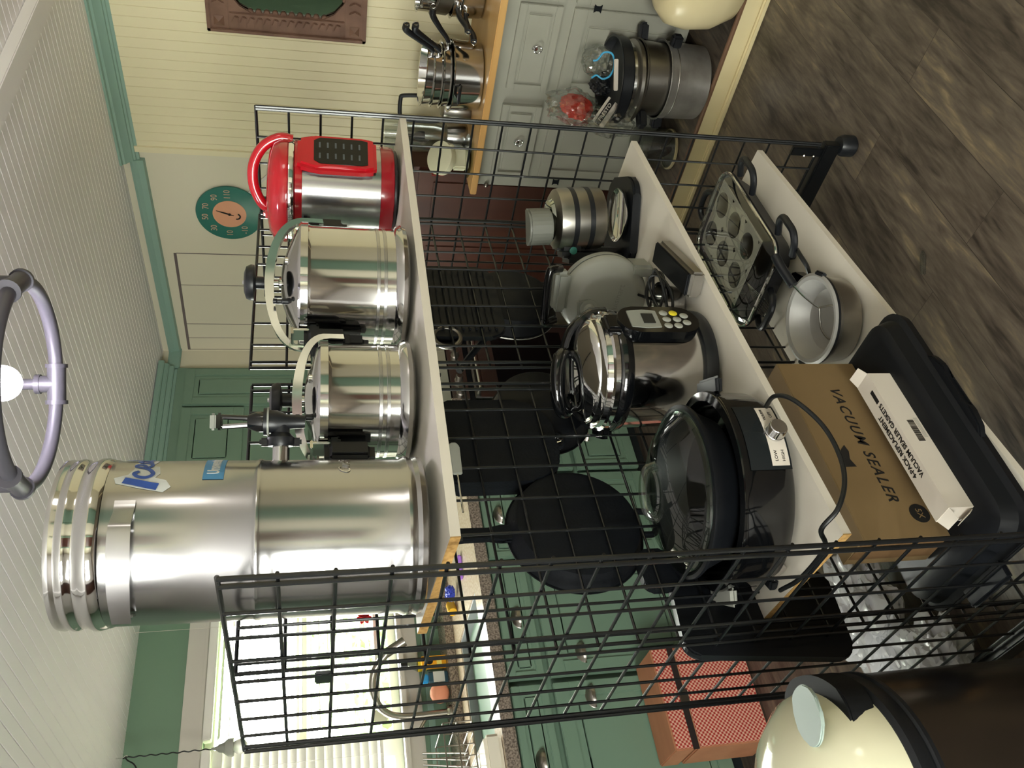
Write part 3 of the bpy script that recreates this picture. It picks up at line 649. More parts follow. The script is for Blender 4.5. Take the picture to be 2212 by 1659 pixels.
# ---- oval slow cooker with glass lid
x, y = .249, -.563
sc = thing('slow_cooker', 'large oval black slow cooker with clear glass lid on the middle shelf', 'slow cooker', (x, y, ZM(x, y)+.003), face(x, y))
R = .184; sy = .80
part('housing', MB().lathe([(0, 0), (R-.02, 0), (R-.008, .008), (R, .030), (R+.002, .088), (R+.005, .100), (R+.003, .108), (R-.014, .110), (R-.016, .07), (0, .07)], 72, sy=sy), 'blackg', sc)
cr = part('stoneware_crock', MB().lathe([(0, .09), (.120, .09), (.135, .10), (.150, .135), (.163, .152), (.163, .158), (.156, .160), (.146, .156), (.118, .10), (0, .094)], 72, sy=.86), 'nonstick', sc)
lid = part('glass_lid', MB().lathe([(.147, .158), (.151, .160), (.147, .166), (.138, .170), (.118, .188), (.085, .203), (.045, .212), (0, .214)], 72, sy=.88), 'glass', sc)
part('lid_rim', MB().lathe([(.144, .158), (.151, .159), (.151, .165), (.144, .168), (.144, .158)], 72, sy=.88), 'dgl', lid)
hd = MB().tube(smooth([(-.048, 0, .206), (-.038, 0, .226), (0, 0, .233), (.038, 0, .226), (.048, 0, .206)], 6), .0075, 12, flat=1.4).lathe([(.0, .211), (.040, .210), (.044, .215), (.040, .219), (0, .218)], 32, sy=.7)
part('lid_handle', hd, 'dgl', lid)
for s_ in (-1, 1): part('side_handle', MB().box((s_*(R+.012), 0, .086), (.036, .090, .014), None, bev=.006, seg=3), 'blackp' if s_ > 0 else 'greyl', sc)
# curved front panel, right of centre
def ovalwrap(mb, a0, z0, off=0):
    for v in mb.b.verts:
        a = a0+v.co.x/(R*.9); r = R+.0025+off+v.co.z; v.co = Vector((r*math.sin(a), -r*sy*math.cos(a)-(.0015), z0+v.co.y))
    return mb
pa = math.radians(31)
pf = part('control_panel', ovalwrap(quadstrip(-.062, .062, -.040, .040, .0005, 16), pa, .052), 'darkd', sc)
part('label_plate', ovalwrap(quadstrip(-.056, .056, -.036, -.002, .0015, 16), pa, .052), 'paper', pf)
kx, ky = (R+.004)*math.sin(pa), -(R+.004)*sy*math.cos(pa)
part('dial_knob', MB().lathe([(0, 0), (.019, 0), (.019, .004), (.0175, .006), (.0165, .020), (.0150, .022), (0, .022)], 40, T(kx, ky, .031) @ RZ(pa*.95) @ RX(PI/2)), 'chrome', pf)
for tx, ty, body, s_ in ((-.040, -.012, 'LOW', .008), (-.040, -.026, 'HIGH', .008), (.038, -.012, 'WARM', .008), (.038, -.026, 'OFF', .008)):
    me = textmesh(body, s_, ext=.0002); mbt = MB(); mbt.b.from_mesh(me); bpy.data.meshes.remove(me)
    for v in mbt.b.verts: v.co.x += tx; v.co.y += ty; v.co.z += .002
    part('panel_text', ovalwrap(mbt, pa, .052), 'ink', pf)
CORD1 = part('cord', MB().tube(smooth([(.318, -.690, .668), (.316, -.730, .676), (.300, -.775, .684), (.268, -.800, .672), (.208, -.805, .646), (.145, -.803, .641), (.092, -.800, .655), (.050, -.790, .682), (.036, -.755, .700), (.034, -.70, .668), (.036, -.60, .664), (.050, -.53, .668)], 8), .0042, 10), 'cord'); attach(CORD1, sc)
tg = thing('power_plug', 'small black plug with white paper tag at the left end of the middle shelf', 'plug', (.085, -.50, ZM(.085, -.50)+.001), .5)
part('plug_body', MB().box((0, 0, .010), (.034, .022, .018), None, bev=.004), 'blackp', tg); part('paper_tag', MB().hexa([(-.03, -.045, .001), (.03, -.060, .001), (.034, -.022, .006), (-.02, -.014, .014), (-.03, -.045, .0018), (.03, -.060, .0018), (.034, -.022, .0068), (-.02, -.014, .0148)]), 'paper', tg)
part('prong', MB().box((.022, .005, .010), (.014, .0015, .006)).box((.022, -.005, .010), (.014, .0015, .006)), 'chrome', tg)

# ---- black-lidded electric pressure cooker
x, y = .600, -.517
bc = thing('electric_cooker', 'black and steel electric pressure cooker with button panel on the middle shelf', 'pressure cooker', (x, y, ZM(x, y)+.002), face(x, y))
part('base_ring', MB().lathe([(0, 0), (.120, 0), (.131, .006), (.133, .018), (.129, .032), (.122, .036), (0, .036)], 64), 'blackp', bc)
part('body', MB().lathe([(.122, .033), (.1235, .036), (.1235, .192), (.122, .194)], 72), 'steel', bc)
part('rim_band', MB().lathe([(.122, .190), (.130, .192), (.133, .200), (.133, .212), (.128, .220), (.116, .222)], 72), 'blackg', bc)
lid = part('lid', MB().lathe([(.128, .218), (.131, .222), (.131, .232), (.126, .236), (.124, .246), (.126, .249), (.122, .254), (.115, .258), (.113, .263), (.108, .268), (.085, .284), (.045, .294), (0, .296)], 72), 'chrome', bc)
ar = MB().tube(smooth([(.128, -.010, .215), (.122, -.008, .252), (.085, -.004, .290), (.030, 0, .305), (-.045, .004, .306), (-.085, .004, .292)], 6), .018, 12, flat=.55)
lp = [(.064*math.cos(a)-.026, -.012-.026*math.sin(a), .306+.026*math.sin(a)) for a in [2*PI*i/24 for i in range(24)]]
ar2 = MB().tube(lp, .0135, 14, closed=True); ar2.box((-.005, 0, .302), (.10, .034, .020), None, bev=.006)
part('lid_arm', ar, 'blackg', lid); part('lid_loop_handle', ar2, 'blackg', lid)
part('steam_valve', MB().lathe([(0, .285), (.012, .285), (.012, .306), (.008, .312), (0, .312)], 20, T(.03, .045, 0)), 'blackp', lid)
part('rear_lug', MB().box((-.132, .0, .218), (.030, .060, .030), None, bev=.009, seg=3), 'blackg', bc)
D = RZ(math.radians(47)) @ T(0, -.122, 0) @ T(0, 0, .128)
pn = part('control_housing', MB().prism(rrect(.082, .178, .040, 8), -.004, .024, D @ UPR, bev=.009), 'blackg', bc)
part('housing_arm', MB().box((0, -.004, .098), (.055, .030, .040), D, bev=.008, seg=3), 'blackg', pn)
part('display_plate', MB().prism([(-.027, .0), (.027, .0), (.029, .03), (.026, .066), (-.026, .066), (-.029, .03)], .023, .0255, D @ UPR, bev=.003), 'greyp', pn)
part('lcd', MB().box((0, -.0262, .024), (.030, .001, .026), D), 'darkd', pn)
for i, (bx, bz) in enumerate(((-.020, -.016), (0, -.018), (.020, -.016), (-.020, -.038), (0, -.041), (.020, -.038), (-.010, -.060), (.012, -.060))):
    part('button', MB().lathe([(0, 0), (.0085, 0), (.0085, .002), (.007, .003), (0, .003)], 20, D @ T(bx, -.0225, bz) @ RX(PI/2) @ Matrix.Diagonal((1, 1.1, 1, 1))), 'yellow_button' if i == 5 else 'greyl', pn) if 'yellow_button' in K or not K.update(yellow_button=mat('yellow_button', 'd6c432', .4)) else 0

# ---- round hinged waffle maker standing on its edge
x, y = .930, -.435
wf = thing('round_waffle_maker', 'round light grey waffle maker stored on edge with dial and black handle', 'waffle maker', (x, y, ZM(x, y)), face(x, y)+math.radians(-20))
CZ = .113; F = T(0, 0, CZ) @ RX(PI/2)
part('upper_shell', MB().lathe([(.0, .046), (.070, .045), (.082, .040), (.086, .034), (.102, .027), (.109, .016), (.110, .004), (0, .004)], 72, F), 'greyl', wf)
part('seam_ring', MB().lathe([(.104, .006), (.1075, .005), (.1075, -.006), (.104, -.007)], 72, F), 'blackp', wf)
part('lower_shell', MB().lathe([(0, -.003), (.110, -.004), (.110, -.020), (.100, -.034), (.070, -.044), (0, -.046)], 72, F), 'greyl', wf)
hg = MB().box((.020, -.018, CZ+.118), (.105, .040, .038), None, bev=.010, seg=3); part('handle_mount', hg, 'greyp', wf)
hb = MB().tube(smooth([(-.050, -.034, CZ+.128), (-.052, -.046, CZ+.150), (-.040, -.050, CZ+.160), (.070, -.050, CZ+.160), (.082, -.046, CZ+.150), (.080, -.030, CZ+.128)], 5), .010, 12); part('carry_handle', hb, 'blackg', wf)
cp = part('control_plate', MB().prism([(-.058, .075), (.004, .080), (.010, .052), (.004, .034), (-.014, .026), (-.034, .034), (-.058, .050)], .030, .050, F, bev=.004), 'greyp', wf)
part('dial', MB().lathe([(0, .05), (.022, .05), (.022, .054), (.014, .055), (.013, .070), (0, .071)], 32, F @ T(-.014, .050, 0)), 'greyl', cp)
part('indicator_light', MB().box((-.044, -.0515, CZ+.062), (.008, .002, .020)), 'red', cp)
part('indicator_lens', MB().box((-.044, -.0515, CZ+.076), (.008, .002, .008)), 'cork', cp)
text('embossed_name', 'Cuisinart', .022, 'greyp', wf, F @ T(.008, -.022, .0455) @ RZ(math.radians(-12)), ext=.0006)
part('cord_wrap_foot', MB().box((.078, .0, .030), (.030, .07, .060), None, bev=.008, seg=3), 'greyp', wf)
# ---- flip waffle maker: steel drum over a mirror drip tray
x, y = 1.175, -.505
fw = thing('flip_waffle_maker', 'flip-over steel drum waffle maker with grey grip above a shiny drip tray', 'waffle maker', (x, y, ZM(x, y)+.001), face(x, y))
part('base', MB().prism(rrect(.24, .20, .05), 0, .022, T(-.02, .02, 0), bev=.006), 'nonstick', fw)
part('drip_tray', MB().lathe([(0, .028), (.060, .028), (.068, .034), (.070, .040), (.066, .036), (.058, .0305), (0, .0305)], 48, T(0, -.012, 0)), 'chrome', fw)
part('support_column', MB().box((-.108, .01, .10), (.045, .09, .16), None, bev=.014, seg=3).box((-.085, -.005, .165), (.05, .075, .075), None, bev=.014, seg=3), 'blackp', fw)
DM = T(-.010, 0, .082) @ RY(math.radians(-4))
dm = part('drum', MB().lathe([(0, 0), (.070, 0), (.078, .004), (.0815, .014), (.0815, .112), (.078, .124), (.068, .131), (.055, .134), (0, .136)], 64, DM), 'steeld', fw)
for z in (.036, .078): part('black_band', MB().lathe([(.0812, z), (.0825, z+.001), (.0825, z+.013), (.0812, z+.014)], 64, DM), 'blackp', dm)
part('window_lens', MB().lathe([(.056, .1335), (.050, .142), (.030, .147), (0, .148)], 48, DM), 'mirror', dm)
part('flip_grip', MB().prism(arc(.040, 0, PI, 14)+[(-.040, -.012), (.040, -.012)], 0, .052, DM @ T(-.016, -.030, .146) @ RZ(PI) @ Matrix.Scale(1.18, 4), bev=.005), 'gripg', dm)
part('latch', MB().lathe([(0, 0), (.010, 0), (.010, .004), (0, .005)], 20, T(-.095, -.048, .165) @ RX(PI/2)), 'cork', fw)
# ---- small things between the appliances
gb = thing('grey_box', 'low dark grey lidded box lying near the front edge of the middle shelf', 'box', (.815, -.630, ZM(.815, -.63)), math.radians(19))
part('case', MB().box((0, 0, .016), (.21, .060, .032), None, bev=.006), 'steeld', gb); part('lid', MB().box((0, 0, .036), (.205, .052, .008), None, bev=.003), 'nonstick', gb)
sb = solo('steel_cup', MB().lathe([(0, 0), (.034, 0), (.040, .006), (.046, .050), (.050, .052), (.050, .054), (.044, .052), (.038, .008), (0, .004)], 40), 'steel', 'small shiny steel cup under the coiled cord between waffle maker and pressure cooker', 'cup', (.770, -.560, ZM(.77, -.56)+.001))
cp_ = []
for i in range(90):
    a = i/90*2*PI*3.2; r = .050+.008*math.sin(a*.7); cp_.append((.770+r*math.cos(a)*1.15, -.590+r*math.sin(a)*.8, ZM(.77, -.59)+.062+.010*math.sin(a*1.3)+.006*i/90))
cp_ += [(.80, -.54, .695), (.85, -.50, .68), (.90, -.47, .69)]
CORD2 = part('cord', MB().tube(cp_, .0034, 8), 'cord'); attach(CORD2, wf)

# ================================================================ BOTTOM SHELF
# ---- electric skillet with glass lid and a muffin tin showing through it
sx, sy_ = 1.090, -.475
es = thing('electric_skillet', 'rectangular black electric skillet with steel-rimmed glass lid on the bottom shelf', 'skillet', (sx, sy_, ZB(sx, sy_)+.002), math.radians(3))
w, h = .405, .275
def rprism_shell(mb, secs):
    """stack of rounded rectangles (w, h, r, z)"""
    rings = []
    for (a, b_, r, z) in secs: rings.append([mb.b.verts.new((px, py, z)) for px, py in rrect(a, b_, r, 6)])
    for A, B in zip(rings, rings[1:]):
        n = len(A)
        for i in range(n): mb.b.faces.new((A[i], A[(i+1) % n], B[(i+1) % n], B[i]))
    mb.b.faces.new(rings[0][::-1]); mb.b.faces.new(rings[-1]); return mb
part('pan', rprism_shell(MB(), [(w-.10, h-.10, .04, .012), (w-.05, h-.05, .05, .020), (w-.012, h-.012, .055, .064), (w, h, .058, .070), (w, h, .058, .073), (w-.016, h-.016, .052, .071), (w-.06, h-.06, .04, .026)]), 'nonstick', es)
for fx in (-1, 1):
    for fy in (-1, 1): part('foot', MB().lathe([(0, 0), (.010, 0), (.012, .016), (0, .018)], 16, T(fx*.15, fy*.09, 0)), 'blackp', es)
part('lid_rim', MB().tube([(px, py, .079) for px, py in rrect(w-.006, h-.006, .056, 10)], .0045, 8, closed=True), 'steel', es)
gl = MB(); rings = []
for (a, b_, r, z) in ((w-.010, h-.010, .055, .081), (w-.030, h-.030, .050, .094), (w-.075, h-.075, .038, .103), (w-.18, h-.18, .02, .107)): rings.append([gl.b.verts.new((px, py, z)) for px, py in rrect(a, b_, r, 8)])
for A, B in zip(rings, rings[1:]):
    for i in range(len(A)): gl.b.faces.new((A[i], A[(i+1) % len(A)], B[(i+1) % len(A)], B[i]))
gl.b.faces.new(rings[-1]); part('glass_lid', gl, 'glass', es)
for (px, py, a) in ((.215, .02, 0), (.10, -.155, -PI/2), (-.17, -.155, -PI/2), (-.215, .03, PI)):
    H = T(px, py, .055) @ RZ(a); part('handle', MB().tube(smooth([(-.018, -.045, 0), (.018, -.046, .010), (.040, -.030, .016), (.044, 0, .018), (.040, .030, .016), (.018, .046, .010), (-.018, .045, 0)], 5), .009, 10, M=H), 'blackp', es)
tin = MB(); cups = MB(); c_ = .096; th = .0012; NS = 32
for i in range(3):
    for j in range(2):
        cx, cy = (i-1)*c_, (j-.5)*c_; hb_ = c_/2+.0001; inner = []; outer = []
        for k in range(NS):
            a = 2*PI*(k+.5)/NS; inner.append(tin.b.verts.new((cx+.036*math.cos(a), cy+.036*math.sin(a), 0)))
            q = 1/max(abs(math.cos(a)), abs(math.sin(a))); outer.append(tin.b.verts.new((cx+hb_*q*math.cos(a), cy+hb_*q*math.sin(a), 0)))
        for k in range(NS): tin.b.faces.new((inner[k], outer[k], outer[(k+1) % NS], inner[(k+1) % NS]))
        cups.lathe([(.0362, 0), (.034, -.003), (.028, -.028), (.0, -.029)], NS, T(cx, cy, 0) @ RZ(PI/NS))
tin.box((0, .1015, 0), (.31, .011, .0015)).box((0, -.1015, 0), (.31, .011, .0015)).box((.1495, 0, 0), (.011, .195, .0015)).box((-.1495, 0, 0), (.011, .195, .0015))
TIN = solo('muffin_tin', tin, mat('dull_tin', '9a948b', .5, .2), 'six-cup grey muffin tin lying inside the electric skillet under the glass', 'muffin tin', (sx+.055, sy_+.015, ZB(sx, sy_)+.072), (0, 0, math.radians(3)))
part('cups', cups, mat('dark_cup_tin', '2e2823', .55, .2), TIN)  # cup insides coloured darker than the tin plate
wh = MB()
for i in range(7): wh.tube(smooth([(0, 0, 0), (-.06, (i-3)*.004, .004), (-.12, (i-3)*.007, .004), (-.15, (i-3)*.004, .0)], 4), .0011, 6)
solo('wire_whisk', wh, 'steel', 'loose bundle of wire whisk loops at the left end inside the skillet', 'whisk', (.985, -.445, ZB(1, -.45)+.066), (0, 0, .15))
pr_ = thing('temperature_probe', 'black plug-in temperature control beside the skillet handle', 'temperature control', (.862, -.560, ZB(.86, -.56)+.002), .5)
part('housing', MB().prism([(-.035, -.016), (.020, -.020), (.032, -.008), (.032, .010), (.018, .020), (-.035, .016)], 0, .034, bev=.005), 'blackg', pr_); part('stem', MB().tube([(.03, 0, .018), (.075, 0, .020)], .004, 8), 'steel', pr_)
CORD3 = part('cord', MB().tube(smooth([(.835, -.575, .292), (.812, -.60, .31), (.818, -.640, .335), (.850, -.650, .345), (.885, -.640, .335)], 6), .0055, 10), 'cord'); attach(CORD3, pr_)
# ---- nested steel bowls with a masher resting in them
x, y = .700, -.583
bw_ = thing('steel_pot', 'round dull steel pot with inner bowl on the bottom shelf beside the cardboard box', 'pot', (x, y, ZB(x, y)+.001), 0)
part('outer_pot', MB().lathe([(0, 0), (.088, 0), (.097, .006), (.101, .055), (.104, .058), (.104, .064), (.101, .066), (.096, .060), (.092, .010), (0, .006)], 64), 'steeld', bw_)
part('seal_ring', MB().lathe([(.099, .066), (.107, .066), (.108, .072), (.099, .073)], 64), 'blackp', bw_)
part('inner_bowl', MB().lathe([(.108, .073), (.101, .076), (.092, .074), (.084, .060), (.072, .030), (.050, .020), (0, .018)], 64), mat('scuffed_grey_metal', 'a8a6a2', .5, .35), bw_)
for a in (.5, PI+.5): part('clip', MB().box((0, 0, 0), (.034, .012, .012), RZ(a) @ T(0, .107, .070), bev=.003), 'blackp', bw_)
ms = thing('hand_masher', 'small black-handled wire masher leaning in the round steel pot', 'masher', (.70, -.583, ZB(.7, -.58)), -.15)
part('grip', MB().tube(smooth([(.175, -.020, .118), (.140, -.018, .112), (.090, -.014, .096)], 4), .0115, 12), 'blackp', ms)
part('twisted_wire', MB().tube(smooth([(.090, -.014, .096), (.062, -.012, .080), (.040, -.010, .062), (.025, -.012, .050)], 4), .0022, 8), 'steel', ms)
lp = smooth([(.025, -.012, .050), (.005, -.045, .038), (-.035, -.050, .034), (-.060, -.020, .033), (-.050, .012, .034), (-.012, .020, .040), (.025, -.012, .050)], 5); part('wire_loop', MB().tube(lp, .0024, 8), 'steeld', ms)
# ---- black roaster lid, cardboard box and white carton on it
x, y = .285, -.600
rl = thing('roaster_tray', 'long black roaster tray with stepped front edge under the cardboard box', 'tray', (x, y, ZB(x, y)+.003), 0)
b = MB(); secs = [(.50, .30, .03, 0), (.535, .330, .05, .012), (.545, .338, .055, .030), (.52, .315, .05, .036), (.50, .300, .045, .064), (.47, .27, .04, .074)]
rprism_shell(b, secs); part('shell', b, 'nonstick', rl)
part('front_grip', MB().prism([(-.105, 0), (.105, 0), (.090, -.012), (.060, -.020), (.030, -.012), (-.030, -.012), (-.050, -.020), (-.085, -.014)], .018, .034, T(.02, -.167, 0), bev=.003), 'nonstick', rl)
part('end_grip', MB().box((-.285, 0, .028), (.040, .12, .012), None, bev=.005), 'nonstick', rl)
zt_ = ZB(.3, -.6)+.003+.075
cb_ = thing('cardboard_box', 'brown cardboard carton printed upside down with black vacuum sealer lettering', 'box', (.2995, -.630, zt_+.001), 0)
bw2, bh, bd = .429, .178, .085
part('carton', MB().box((0, bd/2, bh/2), (bw2, bd, bh)), 'card', cb_)
part('top_flap', MB().hexa([(-.2145, .0, bh+.0005), (.2145, .0, bh+.0005), (.2145, .05, bh+.0005), (-.2145, .05, bh+.0005), (-.2145, .0, bh+.0025), (.2145, .0, bh+.0025), (.2145, .05, bh+.0025), (-.2145, .05, bh+.0025)]), 'card', cb_)
part('end_tape', MB().box((-.2150, bd/2, bh/2), (.001, .05, bh*.98)), 'cardd', cb_)
text('printed_words', 'VACUUM SEALER', .0315, 'ink', cb_, T(.005, -.0006, .078) @ UPR @ RZ(PI), shear=.3, bold=.0004, spacing=1.25, ext=.0002, sx=.98)
b = MB().lathe([(0, 0), (.020, 0), (.020, .0004), (0, .0004)], 40, T(-.165, -.0002, .038) @ RX(PI/2)); part('round_mark', b, 'ink', cb_)
text('round_mark_text', '5X', .018, 'card', cb_, T(-.165, -.0010, .038) @ UPR @ RZ(PI), ext=.0002)
b = MB().prism([(0, .0), (.018, .006), (.036, .0), (.052, .003), (.040, .016), (.022, .024), (.0, .026)], 0, .0006, T(-.055, -.0002, .118) @ RX(PI/2)); part('tear_hole', b, 'ink', cb_)
wc = thing('white_carton', 'slim white card carton of vacuum sealer gaskets with open end flaps', 'box', (.255, -.686, zt_-.002), math.radians(1.2))
L_ = .325
part('carton', MB().box((0, 0, .0265), (L_, .044, .052)), 'paper', wc)
part('end_flap', MB().prism(arc(.020, -PI/2, PI/2, 12, .002, 0)+[(-.004, .020), (-.004, -.020)], 0, .0008, T(-L_/2-.010, -.001, .012) @ RY(.9)), 'paper', wc)
part('end_flap', MB().hexa([(-L_/2, -.021, .050), (-L_/2, .021, .050), (-L_/2-.020, .018, .040), (-L_/2-.020, -.016, .040), (-L_/2, -.021, .051), (-L_/2, .021, .051), (-L_/2-.020, .018, .041), (-L_/2-.020, -.016, .041)]), 'paper', wc)
part('end_flap', MB().hexa([(L_/2, -.021, .052), (L_/2, .021, .052), (L_/2+.020, .018, .062), (L_/2+.020, -.016, .060), (L_/2, -.021, .053), (L_/2, .021, .053), (L_/2+.020, .018, .063), (L_/2+.020, -.016, .061)]), 'paper', wc)
text('printed_words', '4-PACK REPLACEMENT', .0145, 'ink', wc, T(0, .009, .0527), bold=.0004, ext=.0002)
text('printed_words', 'VACUUM SEALER GASKETS', .0145, 'ink', wc, T(.004, -.008, .0527), bold=.0004, ext=.0002)
part('size_mark', MB().box((.112, -.006, .0528), (.030, .009, .0005)), 'ink', wc)
b = MB(); random.seed(3); bx = -.012
while bx < .040: q = random.choice((.0006, .001, .0016)); b.box((bx, -.0222, .022), (q, .0004, .014)); bx += q+random.choice((.0007, .0012))
part('barcode', b, 'ink', wc); b = MB()
for k in range(4): b.box((.02, -.0222, .012-k*.0022), (.048, .0003, .0006))
part('small_print', b, 'greyp', wc); random.seed(7)

# ================================================================ PANS HANGING BEHIND THE RACK
def backy(x): return -.444+.091*x/1.329
def hang(name, label, x, z, dy, tilt=0):
    """a pan hung on the far side of the back panels, its underside or face towards the photographer"""
    return thing(name, label, 'pan', (x, backy(x)+dy, z), math.atan(.091/1.329), group=None)
def pan_prof(R, d): return [(0, 0), (R*.82, 0), (R*.9, .004), (R, d), (R+.004, d), (R+.004, d+.003), (R-.003, d+.003), (R*.88, .006), (0, .004)]
PF = RX(-PI/2)      # pan axis horizontal, underside facing -Y
h = hang('cast_iron_skillet', 'large round cast iron skillet hanging handle-up behind the middle of the rack', .293, .965, .014)
part('pan', MB().lathe(pan_prof(.140, .042), 64, PF), 'iron', h)
part('handle', MB().prism([(-.022, .13), (-.013, .155), (-.012, .18), (-.017, .25), (-.010, .268), (.010, .268), (.017, .25), (.012, .18), (.013, .155), (.022, .13)], .028, .044, PF @ Matrix.Scale(-1, 4, (0, 1, 0)), bev=.004), 'iron', h)
part('helper_handle', MB().tube(smooth([(-.030, .020, -.135), (-.026, .022, -.160), (.0, .022, -.172), (.026, .022, -.160), (.030, .020, -.135)], 5), .007, 10), 'iron', h)
h = hang('deep_pan', 'big straight-sided black pan hanging below the top shelf beside the skillet', .515, 1.115, .014)
part('pan', MB().prism(rrect(.235, .30, .075, 8, 0, .0), 0, .045, PF, bev=.006), 'iron', h); part('hanging_ring', MB().tube([(.020*math.cos(a), .012, -.152+.018*math.sin(a)) for a in [2*PI*i/20 for i in range(20)]], .005, 8, closed=True), 'iron', h)
part('hook', MB().tube(smooth([(0, -.006, -.115), (0, .0, -.150), (0, .012, -.168), (.0, .02, -.150)], 4), .003, 6), 'chrome', h)
h = hang('ridged_griddle', 'black ridged griddle pan hanging under the top shelf near the far panel', .985, 1.135, .012)
b = MB().prism(rrect(.28, .24, .04, 8), 0, .014, PF, bev=.004)
for k in range(12): b.box((0, -.003, -.095+k*.0165), (.235, .006, .006), bev=.0015)
part('plate', b, 'nonstick', h)
h = hang('frying_pan', 'round dark frying pan with pale rim hanging behind the waffle maker', 1.035, .965, .030)
part('pan', MB().lathe(pan_prof(.118, .048), 56, PF), 'nonstick', h); part('rim', MB().tube([(.120*math.cos(a), .052, .120*math.sin(a)) for a in [2*PI*i/48 for i in range(48)]], .003, 6, closed=True), 'alu', h)
part('handle', MB().tube(smooth([(-.09, .04, .06), (-.17, .045, .12), (-.24, .05, .17)], 4), .009, 10), 'blackp', h)
h = hang('wok', 'second dark round pan hanging low behind the black pressure cooker', .64, .965, .030)
part('pan', MB().lathe(pan_prof(.115, .05), 56, PF), 'nonstick', h); part('handle', MB().tube([(-.08, .05, .08), (-.13, .05, .14)], .008, 8), 'blackp', h)
s_ = thing('wire_strainer', 'small steel ring-handled strainer hanging just under the top shelf', 'strainer', (.845, backy(.845)+.012, 1.165), 0)
part('ring', MB().tube([(.032*math.cos(a), .004, .032*math.sin(a)) for a in [2*PI*i/28 for i in range(28)]], .006, 8, closed=True), 'steeld', s_); part('bowl', MB().lathe([(.030, 0), (.024, .014), (0, .020)], 28, RX(-PI/2)), 'steeld', s_)
kd = thing('ladle', 'white-handled steel kitchen tool hanging under the top shelf above the skillet', 'ladle', (.440, backy(.44)-.012, 1.200), 0, tilt=(0, PI/2))
part('handle', MB().prism([(-.010, -.04), (-.012, .03), (-.006, .04), (.006, .04), (.012, .03), (.010, -.04)], 0, .006, RX(PI/2), bev=.002), 'greyl', kd); part('shank', MB().tube([(0, -.003, -.04), (.0, -.003, -.13)], .002, 6), 'steel', kd)
h = hang('griddle_board', 'flat black griddle plate hanging behind the left end of the middle shelf', .070, .655, .020)
part('plate', MB().prism(rrect(.195, .335, .03, 6), 0, .018, PF @ RZ(.10), bev=.004), 'nonstick', h); part('rim', MB().tube([(px*math.cos(.1)+py*math.sin(.1)*-1, .021, -(px*math.sin(.1)+py*math.cos(.1))) for px, py in rrect(.185, .325, .03, 6)], .004, 6, closed=True), 'iron', h)
h = hang('small_skillet', 'small black skillet with short handle hanging near the left end panel', .170, .835, .012)
part('pan', MB().prism(rrect(.09, .07, .02, 5), 0, .020, PF, bev=.004), 'iron', h); part('handle', MB().tube([(.02, .01, -.03), (.005, .012, -.075), (-.01, .012, -.11)], .006, 8), 'iron', h)

# ================================================================ RIGHT WALL: mirror, dial thermometer, island and what stands on it
def onwall(depth): return T(XR-depth, 0, 0)
mr = thing('carved_mirror', 'carved walnut framed mirror with scalloped inner edge on the beadboard wall', 'mirror', (XR-.012, -.52, 1.557), -PI/2)
MW, MH, FB = .80, .605, .085       # local: x = along wall (towards the camera side is +x after the turn), -y into the room
part('glass', MB().box((0, -.006, 0), (MW-.14, .004, MH-.14)), 'mirror', mr)
fb = MB()
for cx, cz, w_, h_ in ((0, MH/2-FB/2, MW, FB), (0, -MH/2+FB/2, MW, FB), (-MW/2+FB/2, 0, FB, MH-2*FB), (MW/2-FB/2, 0, FB, MH-2*FB)): fb.box((cx, -.012, cz), (w_, .022, h_), bev=.004)
for sgn in (-1, 1):
    fb.box((sgn*(MW/2-.008), -.024, 0), (.016, .010, MH), bev=.003).box((sgn*(MW/2-FB+.008), -.024, 0), (.012, .008, MH-2*FB), bev=.003)
    fb.box((0, -.024, sgn*(MH/2-.008)), (MW, .010, .016), bev=.003).box((0, -.024, sgn*(MH/2-FB+.008)), (MW-2*FB, .008, .012), bev=.003)
    for sz in (-1, 1):
        fb.prism([(0, 0), (.085, 0), (.055, .014), (.024, .04), (.014, .066), (0, .085)], 0, .012, T(sgn*(MW/2-FB+.002), -.012, sz*(MH/2-FB+.002)) @ RX(PI/2) @ Matrix.Diagonal((-sgn, -sz, 1, 1)), bev=.002)
        fb.lathe([(0, .036), (.027, .024)], 4, T(sgn*(MW/2-.046), 0, sz*(MH/2-.046)) @ RX(PI/2) @ RZ(PI/4))
fr = part('frame', fb, 'carved', mr)
for sgn in (-1, 1):
    ch = MB(); n = 14
    for i in range(n):
        z = -MH/2+FB+.012+(MH-2*FB-.02)*(i+.5)/n; ch.prism([(-.020, -.012), (.020, -.012), (.024, .004), (0, .016), (-.024, .004)], .020, .029, T(sgn*(MW/2-.046), 0, z) @ RX(PI/2), bev=.003)
    part('chevron_carving', ch, 'carved', fr); ch = MB()
    for i in range(18):
        x = -MW/2+FB+.012+(MW-2*FB-.02)*(i+.5)/18; ch.prism([(-.012, -.020), (-.012, .020), (.004, .024), (.016, 0), (.004, -.024)], .020, .029, T(x, 0, sgn*(MH/2-.046)) @ RX(PI/2), bev=.003)
    part('chevron_carving', ch, 'carved', fr)
scal = MB()
for i in range(20):
    for sgn in (-1, 1):
        x = -MW/2+FB+(MW-2*FB)*(i+.5)/20; scal.lathe([(0, 0), (.012, 0), (.010, .008), (0, .010)], 12, T(x, -.010, sgn*(MH/2-FB)) @ RX(PI/2))
for i in range(14):
    for sgn in (-1, 1): scal.lathe([(0, 0), (.012, 0), (.010, .008), (0, .010)], 12, T(sgn*(MW/2-FB), -.010, -MH/2+FB+(MH-2*FB)*(i+.5)/14) @ RX(PI/2))
part('scalloped_edge', scal, 'carved', fr)

